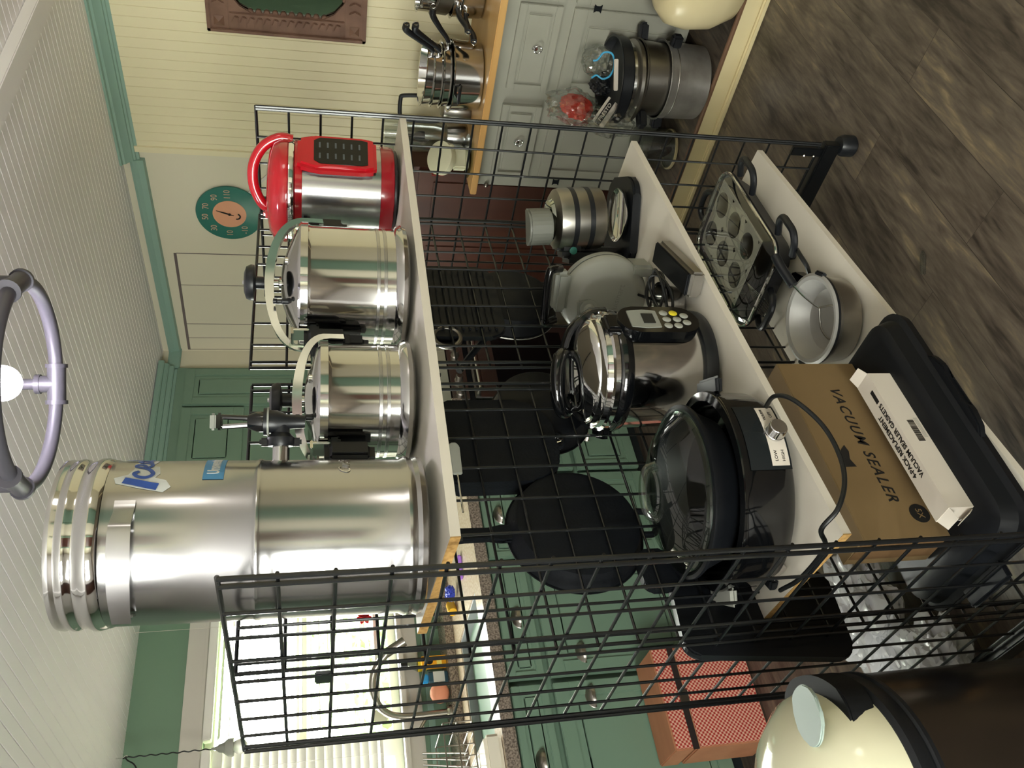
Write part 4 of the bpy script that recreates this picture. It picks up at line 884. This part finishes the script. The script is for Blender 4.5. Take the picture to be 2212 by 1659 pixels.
th_ = thing('dial_thermometer', 'round green dial thermometer with salmon centre on the plain cream wall', 'thermometer', (XR-.004, .770, 1.838), -PI/2)
part('dial', MB().lathe([(0, .0), (.146, 0), (.150, .004), (.148, .010), (.143, .012), (0, .013)], 64, RX(PI/2)), 'cork', th_)
part('centre_disc', MB().lathe([(0, .0145), (.074, .0145), (.075, .013)], 48, RX(PI/2)), 'cop', th_)
for body, a in (('50', 100), ('70', 68), ('90', 34), ('110', 2), ('30', 138), ('10', 178), ('-10', 216)):
    a = math.radians(a); text('dial_numeral', body, .040, 'digit', th_, T(.110*math.cos(a), -.0138, .110*math.sin(a)) @ UPR, ext=.0004, sx=.85)
nd = MB().prism([(-.0015, -.02), (.0015, -.02), (.004, .02), (.001, .062), (-.001, .062), (-.004, .02)], .0155, .0165, RX(PI/2) @ RZ(-.32)); nd.lathe([(0, .0155), (.006, .0155), (.006, .019), (0, .019)], 16, RX(PI/2))
nd.prism([(math.cos(a)*r_, -.034+math.sin(a)*r_) for r_, aa in ((.018, range(0, 9)), (.011, range(8, -1, -1))) for a in [PI+PI*q/8 for q in aa]][:18], .0155, .0165, RX(PI/2) @ RZ(-.32))
part('needle', nd, 'ink', th_)

isl = thing('kitchen_island', 'grey panelled kitchen cart with butcher block top and ring pulls against the beadboard wall', 'cabinet', (2.35, 0, 0), 0)
IT = T(-2.35, 0, 0); IX = 2.35; IZ = .833
part('carcass', MB().box((2.565, -.40, .455), (.43, 1.27, .71), IT), 'grey', isl); part('top', MB().box((2.545, -.385, IZ-.012), (.475, 1.29, .026), IT, bev=.003), 'butcher', isl)
for yy in (.215, -1.015):
    for xx in (2.37, 2.76): part('leg', MB().box((xx, yy, (ZS+.10)/2), (.035, .035, .10-ZS+.03), IT), 'grey', isl)
def idoor(name, y0, y1, z0, z1, fr_=.045):
    b = MB(); cy, cz = (y0+y1)/2, (z0+z1)/2
    b.box((IX-.004, cy, cz), (.012, y1-y0, z1-z0), IT, bev=.002)
    for q in ((cy, z0+fr_/2, y1-y0, fr_), (cy, z1-fr_/2, y1-y0, fr_)): b.box((IX-.012, q[0], q[1]), (.008, q[2], q[3]), IT, bev=.002)
    for q in (y0+fr_/2, y1-fr_/2): b.box((IX-.012, q, cz), (.008, fr_, z1-z0-2*fr_), IT, bev=.002)
    b.box((IX-.011, cy, cz), (.010, max(.01, y1-y0-fr_*2.6), max(.01, z1-z0-fr_*2.6)), IT, bev=.004); return part(name, b, 'grey', isl)
def ringpull(par, y, z):
    part('ring_pull', MB().lathe([(0, 0), (.011, 0), (.010, .004), (0, .006)], 16, IT @ T(IX-.016, y, z) @ RY(-PI/2)).tube([(IX-.024, y+.014*math.cos(a), z-.010+.014*math.sin(a)) for a in [2*PI*i/20 for i in range(20)]], .0025, 6, closed=True, M=IT).box((IX-.020, y, z+.008), (.008, .008, .008), IT, bev=.002), 'chrome', par)
def hinge(par, y, z):
    part('hinge', MB().prism([(-.014, -.016), (-.006, -.008), (.006, -.008), (.014, -.016), (.014, .016), (.006, .008), (-.006, .008), (-.014, .016)], 0, .003, IT @ T(IX-.017, y, z) @ RY(-PI/2) @ RZ(0), bev=.0008), 'iron', par)
for y0, y1 in ((-.875, -.55), (-.535, -.205), (-.142, .184)):
    ringpull(idoor('drawer', y0, y1, .598, .755, .026), (y0+y1)/2-.005, .675)
    d_ = idoor('door', y0, y1, .115, .555, .048)
    for z in (.475, .20): hinge(d_, (y1+.010) if y0 > -.2 else (y0-.007), z)
part('bolt_cap', MB().sphere((IX-.004, .236, .764), .010, 12, IT), 'nickel', isl)

def saucepan(label, x, y, z, R, h_, ang, hang_=0, ld=False, lift=.08, tilt=None, m='steel'):
    p = thing('saucepan', label, 'pan', (x, y, z), ang, 'steel pans stacked on the kitchen cart', tilt)
    part('body', MB().lathe([(0, 0), (R*.86, 0), (R*.93, .006), (R-.002, h_-.004), (R+.005, h_), (R+.005, h_+.002), (R-.004, h_), (R*.9, .010), (0, .006)], 56), m, p)
    if hang_ is not None:
        hp_ = smooth([(0, -R+.002, h_-.018), (0, -R-.03, h_-.010), (.0, -R-.075, h_+lift*.45), (0, -R-.12, h_+lift), (0, -R-.150, h_+lift*1.05)], 5)
        hb2 = part('handle', MB().tube(hp_, .009, 12, rs=[.0065+.006*min(1, i/(len(hp_)*.8)) for i in range(len(hp_))]), 'blackp', p)
        part('ferrule', MB().tube([(0, -R+.004, h_-.018), (0, -R-.022, h_-.014)], .010, 12), 'chrome', hb2)
        part('hanging_loop', MB().tube([(.0, -R-.158+.009*math.cos(a), h_+lift*1.05+.009*math.sin(a)) for a in [2*PI*i/16 for i in range(16)]], .0014, 6, closed=True), 'chrome', hb2)
    return p
g = face(2.48, -.17)
p1 = saucepan('widest steel stockpot at the bottom of the pan stack next to the clear blender jar', 2.478, -.169, IZ+.002, .134, .116, g, None)
for s2 in (-.5, PI-.5): part('loop_handle', MB().tube(smooth([(-.03, -.134, .09), (-.022, -.162, .097), (.022, -.162, .097), (.03, -.134, .09)], 5), .006, 8, M=RZ(s2)), 'blackp', p1)
saucepan('steel pan nested second in the stack with its black handle pointing up', 2.478, -.169, IZ+.100, .121, .054, g+.95, lift=.055)
saucepan('shallow steel skillet third in the pan stack beside the mirror wall', 2.478, -.169, IZ+.142, .119, .048, g+.62, lift=.085)
saucepan('topmost tilted steel skillet of the pan stack with long black handle', 2.478, -.172, IZ+.176, .122, .046, g+.55, lift=.095, tilt=(.03, .05))
g = face(2.62, -.40)
saucepan('copper-bottomed steel saucepan at the base of the second pan pile at the frame edge', 2.650, -.430, IZ+.002, .108, .085, g-.75, lift=-.03)
saucepan('steel saucepan resting inside the copper-bottomed one with drooping black handle', 2.650, -.430, IZ+.065, .105, .055, g-.60, lift=-.035)
saucepan('tilted dull steel mixing bowl in the middle of the second pan pile', 2.650, -.430, IZ+.118, .110, .060, g, None, tilt=(.10, .16), m='steeld')
saucepan('small bright steel bowl on top of the second pan pile', 2.640, -.425, IZ+.180, .092, .062, g, None, tilt=(.02, .10))
kt = thing('kettle', 'small steel kettle with squared black loop handle behind the grid rack edge', 'kettle', (2.56, .030, IZ+.001), 1.9)
part('body', MB().lathe([(0, 0), (.044, 0), (.048, .008), (.045, .075), (.034, .110), (.020, .120), (0, .122)], 40), 'steeld', kt)
part('handle', MB().tube(smooth([(-.040, 0, .110), (-.050, 0, .16), (-.046, 0, .270), (-.030, 0, .285), (.030, 0, .285), (.046, 0, .270), (.050, 0, .16), (.040, 0, .110)], 5), .0085, 10), 'blackp', kt)
bj = thing('blender_jar', 'clear plastic blender jar with dark stopper standing on the wooden cart top', 'blender jar', (2.56, .158, IZ+.001), 0)
part('base', MB().lathe([(0, 0), (.060, 0), (.062, .010), (.058, .06), (.055, .085), (0, .085)], 40), 'steelb', bj)
part('jar', MB().lathe([(.052, .085), (.062, .12), (.066, .30), (.066, .345), (.063, .345), (.060, .125), (.048, .09)], 40), 'film', bj); part('stopper', MB().lathe([(0, .17), (.020, .175), (.022, .19), (.016, .21), (.007, .22), (.007, .25), (0, .25)], 24), 'blackp', bj)
cg = thing('spiral_slicer', 'cream plastic round slicer standing on edge on the end of the wooden cart top', 'slicer', (2.415, .165, IZ+.010), face(2.41, .16)+.25)
part('disc', MB().lathe([(0, -.012), (.066, -.012), (.068, -.008), (.068, .018), (.064, .020), (0, .020)], 48, T(0, 0, .105) @ RX(PI/2-.9)), 'creamp', cg); part('stand', MB().box((.0, .0, .035), (.085, .05, .060), None, bev=.008, seg=3), 'creamp', cg)
part('suction_foot', MB().lathe([(0, 0), (.040, 0), (.044, .006), (.020, .014), (0, .016)], 32), 'creamp', cg); part('lever_knob', MB().sphere((.035, -.045, .075), .014, 14), 'creamp', cg)
solo('glass_plate', MB().lathe([(0, 0), (.045, 0), (.085, .006), (.088, .010), (.084, .009), (.045, .003), (0, .003)], 48), 'dgl', 'clear glass plate under the cream slicer at the end of the cart', 'plate', (2.42, .15, IZ+.0015))
solo('red_tag', MB().box((0, 0, 0), (.045, .002, .05)), 'red', 'small red label hanging off the end of the wooden cart beside the slicer', 'label', (2.45, .262, .955), (0, 0, .2))
solo('orange_cloth', MB().prism([(-.05, -.07), (.04, -.07), (.055, .02), (.02, .08), (-.04, .06)], 0, .02, RX(PI/2), bev=.006), mat('orange_plastic', 'f0621c', .5), 'bright orange plastic piece against the cherry cupboard by the grey cart', 'container', (2.54, .315, .49), (0, 0, -.5))

# ---- big aluminium canner on the raised step with its lid parts and bags
cx, cy = 2.205, -.36; g = face(cx, cy)
ac = thing('aluminium_stockpot', 'large dull aluminium canning pot standing on the step in front of the grey cart', 'pot', (cx, cy, ZS+.002), g)
part('body', MB().lathe([(0, 0), (.118, 0), (.130, .008), (.135, .150), (.138, .158), (.141, .160), (.141, .164), (.135, .162), (.130, .012), (0, .008)], 64), 'alu', ac)
part('score_line', MB().lathe([(.1348, .128), (.1358, .130), (.1348, .132)], 64), 'steeld', ac)
for a in (math.radians(62), math.radians(-100)): part('side_handle', MB().box((0, -.150, .135), (.034, .050, .040), RZ(a), bev=.008, seg=3), 'blackp', ac)
d2 = thing('steel_stockpot', 'grey steel canner body set into the top of the aluminium pot', 'pot', (cx, cy, ZS+.150), g)
part('body', MB().lathe([(0, 0), (.115, 0), (.126, .010), (.132, .095), (.138, .100), (.139, .106), (.133, .106), (.126, .02), (0, .01)], 64), 'steeld', d2)
for a in (math.radians(-62), math.radians(95)): part('side_handle', MB().box((0, -.158, .085), (.036, .065, .034), RZ(a), bev=.008, seg=3), 'blackp', d2)
d3 = thing('pot_lid', 'wide steel canner lid resting rim-down on the grey canner body', 'lid', (cx-.01, cy+.01, ZS+.262), g)
part('rim', MB().lathe([(.120, -.003), (.140, -.003), (.146, .004), (.146, .016), (.140, .020), (.128, .030), (.122, .034), (0, .040)], 64), 'steeld', d3); part('gasket', MB().lathe([(.126, .028), (.136, .030), (.136, .040), (.126, .042)], 64), 'steel', d3)
d4 = thing('black_tray', 'round black flat-edged tray on top of the canner lid holding bags of parts', 'tray', (cx-.01, cy+.01, ZS+.306), g)
part('tray', MB().lathe([(0, 0), (.135, 0), (.150, .004), (.152, .042), (.156, .046), (.148, .046), (.144, .012), (0, .006)], 64), 'blackp', d4)
def crumple(name, label, cat, c, sc_, m, seed, amp=.25, sub=4, fr=3.2):
    b = MB(); bmesh.ops.create_icosphere(b.b, subdivisions=sub, radius=1)
    for v in b.b.verts:
        n_ = noise.noise(v.co*fr+Vector((seed, 0, 0)))+.5*noise.noise(v.co*fr*2.7+Vector((0, seed, 0))); v.co *= 1+amp*n_; v.co = Vector((v.co.x*sc_[0], v.co.y*sc_[1], v.co.z*sc_[2]))
    zmin = min(v.co.z for v in b.b.verts)
    for v in b.b.verts: v.co.z = max(v.co.z, zmin+.012)-zmin-.012
    return solo(name, b, m, label, cat, c, None, ang=20)
tz = ZS+.354; s2 = Vector((math.cos(g), math.sin(g), 0)); f2 = Vector((math.sin(g), -math.cos(g), 0))   # sideways / towards the photographer
def at(lat, fwd, z): p_ = Vector((cx, cy, 0))+s2*lat+f2*fwd; return (p_.x, p_.y, z)
crumple('plastic_bag', 'clear zip bag with a red-orange cloth inside on the black tray', 'bag', at(-.115, .01, tz+.035), (.100, .045, .095), 'film', 3)
crumple('red_cloth', 'folded red cloth inside the clear zip bag on the canner', 'cloth', at(-.115, .01, tz+.055), (.070, .028, .060), mat('salmon_red_cloth', 'd8463a', .7), 9)
crumple('plastic_bag', 'crumpled clear bag hanging over the left edge of the canner stack', 'bag', at(-.155, .075, tz-.09), (.080, .040, .095), 'film', 5)
crumple('plastic_bag', 'clear plastic bag of dark fittings at the right of the canner stack', 'bag', at(.045, .0, tz-.010), (.065, .05, .060), 'film', 7)
crumple('dark_fitting', 'black rubber fittings bundled in the middle of the canner stack', 'fitting', at(-.035, .03, tz+.006), (.045, .03, .038), 'blackp', 12)
solo('purple_zip_strip', MB().tube([at(-.185, .03, tz+.13), at(-.195, .04, tz+.09), at(-.180, .045, tz+.06)], .003, 6), mat('purple_plastic', '8a2f9a', .4), 'short purple zip strip at the top edge of the red cloth bag', 'strip')
solo('blue_clip', MB().tube(smooth([at(.045, .07, tz+.085), at(.050, .072, tz+.07), at(.075, .075, tz+.05), at(.072, .078, tz+.02), at(.035, .078, tz+.008), at(.0, .078, tz+.020), at(-.012, .075, tz+.045), at(-.002, .072, tz+.068), at(-.012, .070, tz+.085)], 5), .0035, 8), mat('sky_blue_plastic', '3aa0cf', .35), 'sky blue plastic spring clip on the bag of fittings', 'clip')
b = MB().box((0, 0, .05), (.014, .012, .105), bev=.002); solo('white_tube', b, 'paper', 'slim white capped tube lying across the front of the black tray', 'tube', at(-.045, .115, tz+.006), (0, PI/2-.1, g))
bk = thing('instruction_booklet', 'printed maker booklet leaning at the left front of the canner stack', 'booklet', at(-.125, .098, tz+.028), g, tilt=(.25, .55))
part('page', MB().box((0, 0, 0), (.10, .004, .055), bev=.001), 'paper', bk); part('title_band', MB().box((0, -.0026, .006), (.10, .001, .024)), 'ink', bk); text('title', 'PRESTO', .020, 'paper', bk, T(0, -.0034, .006) @ UPR, ext=.0003, bold=.0004)
dj = thing('storage_tub', 'clear round tub of dark lids standing on the step behind the grid panel', 'tub', (2.235, -.055, ZS+.001), 0)
part('tub', MB().lathe([(0, 0), (.070, 0), (.076, .006), (.082, .150), (.080, .150), (.073, .008), (0, .004)], 48), 'film', dj)
part('base_rim', MB().lathe([(.072, .001), (.079, .003), (.079, .012), (.073, .013)], 48), 'ceramic', dj)
b = MB()
for k, (dx, dy, dz) in enumerate(((.02, -.03, .02), (-.03, .0, .035), (.0, .02, .06))): b.lathe([(0, 0), (.032, 0), (.034, .006), (.020, .010), (0, .010)], 24, T(dx, dy, dz) @ RX(.5+k*.4) @ RY(.3*k))
part('lids', b, 'blackp', dj)
solo('stoneware_crock', MB().lathe([(0, 0), (.085, 0), (.115, .02), (.150, .09), (.158, .17), (.145, .235), (.110, .270), (.085, .278), (0, .280)], 56), 'ceramic', 'rounded cream stoneware crock on the step at the right frame edge', 'crock', (2.165, -.745, ZS+.001))

# ================================================================ LEFT SIDE: trash can, gingham box, floor grille, wrapped goods
tc_ = (-.30, -.50); g = face(*tc_)
tr_ = thing('trash_can', 'tall dark steel trash can with cream domed lid in the near corner', 'trash can', (tc_[0], tc_[1], ZF+.001), g)
part('body', MB().lathe([(0, 0), (.182, 0), (.186, .006), (.186, .655), (.180, .660), (0, .655)], 72), mat('dark_brushed_steel', '6f6863', .25, 1, bump=(50, .03), stretch=(1, 1, .03)), tr_)
part('rim_band', MB().lathe([(.184, .645), (.191, .648), (.191, .655), (.187, .658), (.190, .664), (.190, .684), (.182, .690), (.170, .690)], 72), 'blackp', tr_)
part('dome_lid', MB().lathe([(.181, .686), (.178, .710), (.160, .755), (.125, .788), (.070, .808), (0, .814)], 72), mat('cream_gloss_lid', 'e2dec0', .12, coat=.6), tr_)
def blob(pts): return [(p.x, p.y) for p in smooth([(a, b_, 0) for a, b_ in pts], 5, True)]
fl = part('flap_housing', MB().prism(blob([(.095, -.125), (.145, -.125), (.184, -.060), (.186, .020), (.150, .045), (.128, -.03)]), .690, .736, bev=.003), mat('matte_black_plastic', '0d0e10', .6, spec=.25), tr_)
part('push_plate', MB().prism(blob([(-.050, -.012), (-.030, .026), (.026, .034), (.040, -.004), (.010, -.036), (-.030, -.036)]), 0, .006, T(.126, -.100, .781) @ RY(.10), bev=.002), mat('pale_grey_green_plastic', '9aa9a2', .45), fl)

gx = thing('gingham_box', 'red gingham covered wooden box with dark strap on the floor by green cabinets', 'box', (.415, 1.00, ZF+.001), math.radians(-2))
bw3, bd3, bz = .345, .17, .345
part('body', MB().box((0, 0, .135), (bw3, bd3, .270), bev=.004), 'hwood', gx); part('lid', MB().box((0, 0, .315), (bw3, bd3, .068), bev=.004), 'hwood', gx)
part('front_cloth', MB().box((0, -bd3/2-.0012, .132), (bw3-.010, .0024, .256)), 'check', gx); part('lid_cloth', MB().box((0, -bd3/2-.0012, .316), (bw3-.010, .0024, .056)), 'check', gx)
part('strap', MB().box((0, -bd3/2-.003, .277), (bw3+.004, .004, .022), bev=.001), mat('dark_leather', '2a211f', .55), gx); part('buckle', MB().box((.0, -bd3/2-.007, .272), (.040, .004, .032), bev=.001), 'nickel', gx)
vg = thing('floor_register', 'grey slotted floor vent grille beside the gingham box', 'vent', (.175, .93, ZF+.001), math.radians(8))
part('frame', MB().box((0, 0, .003), (.14, .26, .006), bev=.002), 'greyp', vg); b = MB()
for k in range(5): b.box((0, -.09+k*.045, .0066), (.09, .024, .0012))
part('slots', b, 'ink', vg)
solo('white_rail', MB().box((0, 0, .006), (.012, .34, .012), bev=.002), 'paper', 'thin white strip lying on the floor next to the slotted vent', 'strip', (.115, .80, ZF+.001), (0, 0, math.radians(8)))
wrap = mat('milky_plastic_wrap', 'd9dadb', .22, trans=.25, bump=(9, .25), coat=.3)
crumple('wrapped_bundle', 'milky plastic wrapped bundle on the floor behind the bottom shelf', 'bundle', (.25, .04, ZF+.055), (.17, .12, .06), wrap, 21, .35, 5, 2.4)
crumple('wrapped_bundle', 'second clear wrapped bundle on the floor under the left end panel', 'bundle', (.03, -.12, ZF+.05), (.12, .10, .055), wrap, 33, .35, 5, 2.6)
tb_ = thing('tool_caddy', 'grey caddy with steel bow handle on the floor behind the rack', 'caddy', (.86, .16, ZF+.001), .4)
part('tray', MB().box((0, 0, .04), (.26, .16, .08), bev=.006), 'greyp', tb_); part('handle', MB().tube(smooth([(-.09, 0, .08), (-.08, 0, .13), (.08, 0, .13), (.09, 0, .08)], 5), .005, 8), 'steel', tb_)

# ---- sink-side clutter
LZ = ZW+.039
pn_ = thing('pendant_light', 'small pendant lamp on a black twisted cord in front of the left blind', 'pendant', (.735, 1.86, 1.80), 0)
cp2 = [];
for i in range(60): z = .06+.345*i/59; cp2.append((.0022*math.cos(i*.9), .0022*math.sin(i*.9), z))
part('cord', MB().tube(cp2, .0026, 6), 'cord', pn_); part('cord_swag', MB().tube(smooth([(0, 0, .395), (-.012, 0, .385), (-.03, -.005, .36), (-.06, -.01, .345), (-.10, -.02, .35)], 4), .0028, 6), 'cord', pn_)
part('ceiling_hook', MB().tube(smooth([(0, 0, .43), (0, 0, .405), (.008, 0, .392), (0, 0, .385)], 3), .002, 6), 'chrome', pn_)
part('socket', MB().lathe([(.004, .075), (.008, .055), (.016, .045), (.019, .030), (.024, .024), (.024, .008), (.0, .008)], 24), 'greyp', pn_); part('shade', MB().lathe([(.026, .022), (.034, .010), (.037, -.008), (.034, -.012), (.0, -.010)], 32), 'greyl', pn_)
part('bulb', MB().sphere((0, 0, -.035), .030, 18), mat('frosted_bulb', 'f4f2ea', .4, trans=.3), pn_)
fl_ = thing('hanging_flower', 'red flower ornament hanging at the right of the window', 'ornament', (1.262, 1.86, 1.245), 0)
b = MB()
for k in range(7): a = k*2*PI/7; b.prism([(0, 0), (.012, .010), (.030, .008), (.038, 0), (.030, -.008), (.012, -.010)], 0, .004, RX(PI/2) @ RZ(a))
part('petals', b, mat('red_petals', 'd0202c', .5), fl_); part('leaves', MB().prism([(0, 0), (.02, .02), (.05, .022), (.03, .0)], 0, .003, T(0, 0, .02) @ RX(PI/2)), 'leaf', fl_); part('string', MB().tube([(0, 0, .03), (0, .0, .985)], .0008, 5), 'paper', fl_)
solo('sun_catcher', MB().lathe([(0, 0), (.028, 0), (.034, .004), (.026, .008), (0, .010)], 24, RX(PI/2)), 'creamp', 'yellow and white round ornament hanging low in front of the window', 'ornament', (.815, 1.90, 1.195))
b = MB().lathe([(0, 0), (.022, 0), (.025, .02), (.020, .055), (.010, .075), (.010, .095), (0, .095)], 24); solo('glass_bottle', b, 'dgl', 'small clear glass bottle on the ledge right of the soap bottles', 'bottle', (1.225, 1.90, LZ))
bt = thing('cleaner_bottle', 'yellow-banded clear bottle with black cap on the ledge behind the sink', 'bottle', (1.045, 1.93, LZ), 0)
part('bottle', MB().lathe([(0, 0), (.028, 0), (.030, .01), (.030, .12), (.014, .15), (.014, .165), (0, .165)], 24), 'dgl', bt); part('band', MB().lathe([(.0305, .08), (.0312, .081), (.0312, .118), (.0305, .119)], 24), mat('yellow_band', 'e8c818', .5), bt); part('cap', MB().lathe([(.0, .165), (.017, .165), (.016, .195), (0, .197)], 24), 'blackp', bt)
yb2 = thing('food_carton', 'yellow-orange printed carton standing on the ledge behind the sink', 'carton', (1.020, 1.86, LZ), 0)
part('carton', MB().box((0, 0, .055), (.050, .030, .110), bev=.001), mat('orange_yellow_card', 'f0a818', .6), yb2); part('picture', MB().lathe([(0, 0), (.016, 0), (.016, .001), (0, .001)], 20, T(0, -.016, .075) @ RX(PI/2)), 'ink', yb2); part('print', MB().box((.0, -.0158, .032), (.034, .001, .022)), mat('yellow_card_print', 'f6e27a', .6), yb2)
bl = thing('dish_soap', 'blue topped dish soap bottle beside the yellow carton', 'bottle', (.945, 1.86, LZ), 0)
part('bottle', MB().prism(rrect(.062, .036, .015, 5), 0, .085, bev=.006), mat('dark_teal_plastic', '1f4a5c', .3), bl); part('label', MB().box((0, -.0188, .040), (.048, .001, .050)), 'decalw', bl); part('cap', MB().box((0, 0, .100), (.040, .028, .032), None, bev=.006), mat('bright_blue_plastic', '2f9ada', .35), bl)
solo('scrub_ball', MB().sphere((0, 0, .045), .045, 20, sc=(1, .8, .95)), mat('peach_scrubber', 'e89a7c', .7, bump=(60, .8)), 'round peach scrubber in a clear bag at the sink rim', 'scrubber', (.870, 1.84, LZ))
yj = thing('striped_jar', 'yellow and brown small jar lying on the worktop right of the sink', 'jar', (1.135, 1.62, ZW+.022), .6)
part('jar', MB().lathe([(0, 0), (.019, 0), (.021, .01), (.021, .065), (0, .067)], 24, RY(PI/2)), mat('yellow_jar', 'd9a92a', .4), yj); part('cap', MB().lathe([(0, .067), (.018, .067), (.018, .085), (0, .086)], 24, RY(PI/2)), mat('brown_cap', '5b3a2a', .5), yj)
crumple('blue_wrapper', 'crumpled blue and yellow wrapper on the worktop right of the sink', 'wrapper', (1.205, 1.58, ZW+.012), (.035, .03, .022), mat('blue_wrapper', '3a49b0', .3), 41, .4)
solo('purple_pouch', MB().prism([(-.055, -.022), (.05, -.026), (.06, 0), (.05, .026), (-.05, .022)], 0, .016, bev=.005), mat('lilac_pouch', 'b07ae0', .35), 'lilac pouch lying on the worktop near the shelf end', 'pouch', (1.225, 1.40, ZW+.001), (0, 0, -.2))
rk = thing('dish_rack', 'grey wire dish rack standing on the white tray left of the sink', 'dish rack', (.32, 1.36, ZW+.065), 0)
b = MB()
for z in (.005, .06, .11): b.tube([(-.20, -.12, z), (.20, -.12, z), (.20, .12, z), (-.20, .12, z)], .0028, 6, closed=True)
for k in range(11): x_ = -.20+.04*k; b.tube([(x_, -.12, .11), (x_, -.12, .005), (x_, .12, .005), (x_, .12, .11)], .0022, 6)
part('wire_frame', b, 'nickel', rk)
b = MB()
for k in range(4): b.tube([(.06+.025*k, .02, .01), (.10+.02*k, .05, .17)], .004, 8)
part('cutlery_cup', b, 'steel', rk)

# ---- ceiling ring lamp made of pipe with tee fittings
lx, ly, lz, LR = .588, -.497, 2.0, .190
la = thing('pipe_ring_lamp', 'round grey pipe ceiling lamp with tee fittings and one glowing bulb', 'ceiling lamp', (lx, ly, lz), 0)
part('ring', MB().tube([(LR*math.cos(a), LR*math.sin(a), 0) for a in [2*PI*i/72 for i in range(72)]], .0135, 16, closed=True), mat('galvanised_pipe', '5b5961', .42, .3), la)
GP = bpy.data.materials['galvanised_pipe']; K['pipe'] = GP
for k, a in enumerate((math.radians(-63), math.radians(160), math.radians(48))):
    X, Y = LR*math.cos(a), LR*math.sin(a); tz_ = RZ(a) @ T(LR, 0, 0)
    te = part('tee_fitting', MB().tube([(0, -.040, 0), (0, .040, 0)], .0180, 18, M=tz_).tube([(0, -.042, 0), (0, -.034, 0)], .0215, 18, M=tz_).tube([(0, .034, 0), (0, .042, 0)], .0215, 18, M=tz_).tube([(0, 0, 0), (0, 0, .036)], .0175, 18, M=tz_).tube([(0, 0, .030), (0, 0, .040)], .0205, 18, M=tz_), 'pipe', la)
    part('riser_pipe', MB().tube([(X, Y, .03), (X, Y, CE(ly+Y)-lz+.004)], .0115, 14), 'pipe', la); part('ceiling_flange', MB().lathe([(0, 0), (.040, 0), (.040, -.006), (.020, -.014), (0, -.014)], 28, T(X, Y, CE(ly+Y)-lz)), 'pipe', la)
part('bulb', MB().sphere((.012, .010, .048), .034, 24), 'bulb', la); part('lamp_socket', MB().lathe([(0, .078), (.020, .078), (.022, .12), (.022, .270), (0, .28)], 24, T(.012, .010, 0)), 'pipe', la)
solo('plastic_scrap', MB().prism([(-.030, -.006), (.02, -.010), (.034, 0), (.02, .009), (-.028, .007)], 0, .008, bev=.002), 'film', 'small clear plastic scrap lying alone on the open wood floor', 'scrap', (.862, -.628, ZF+.001), (0, 0, -.7))
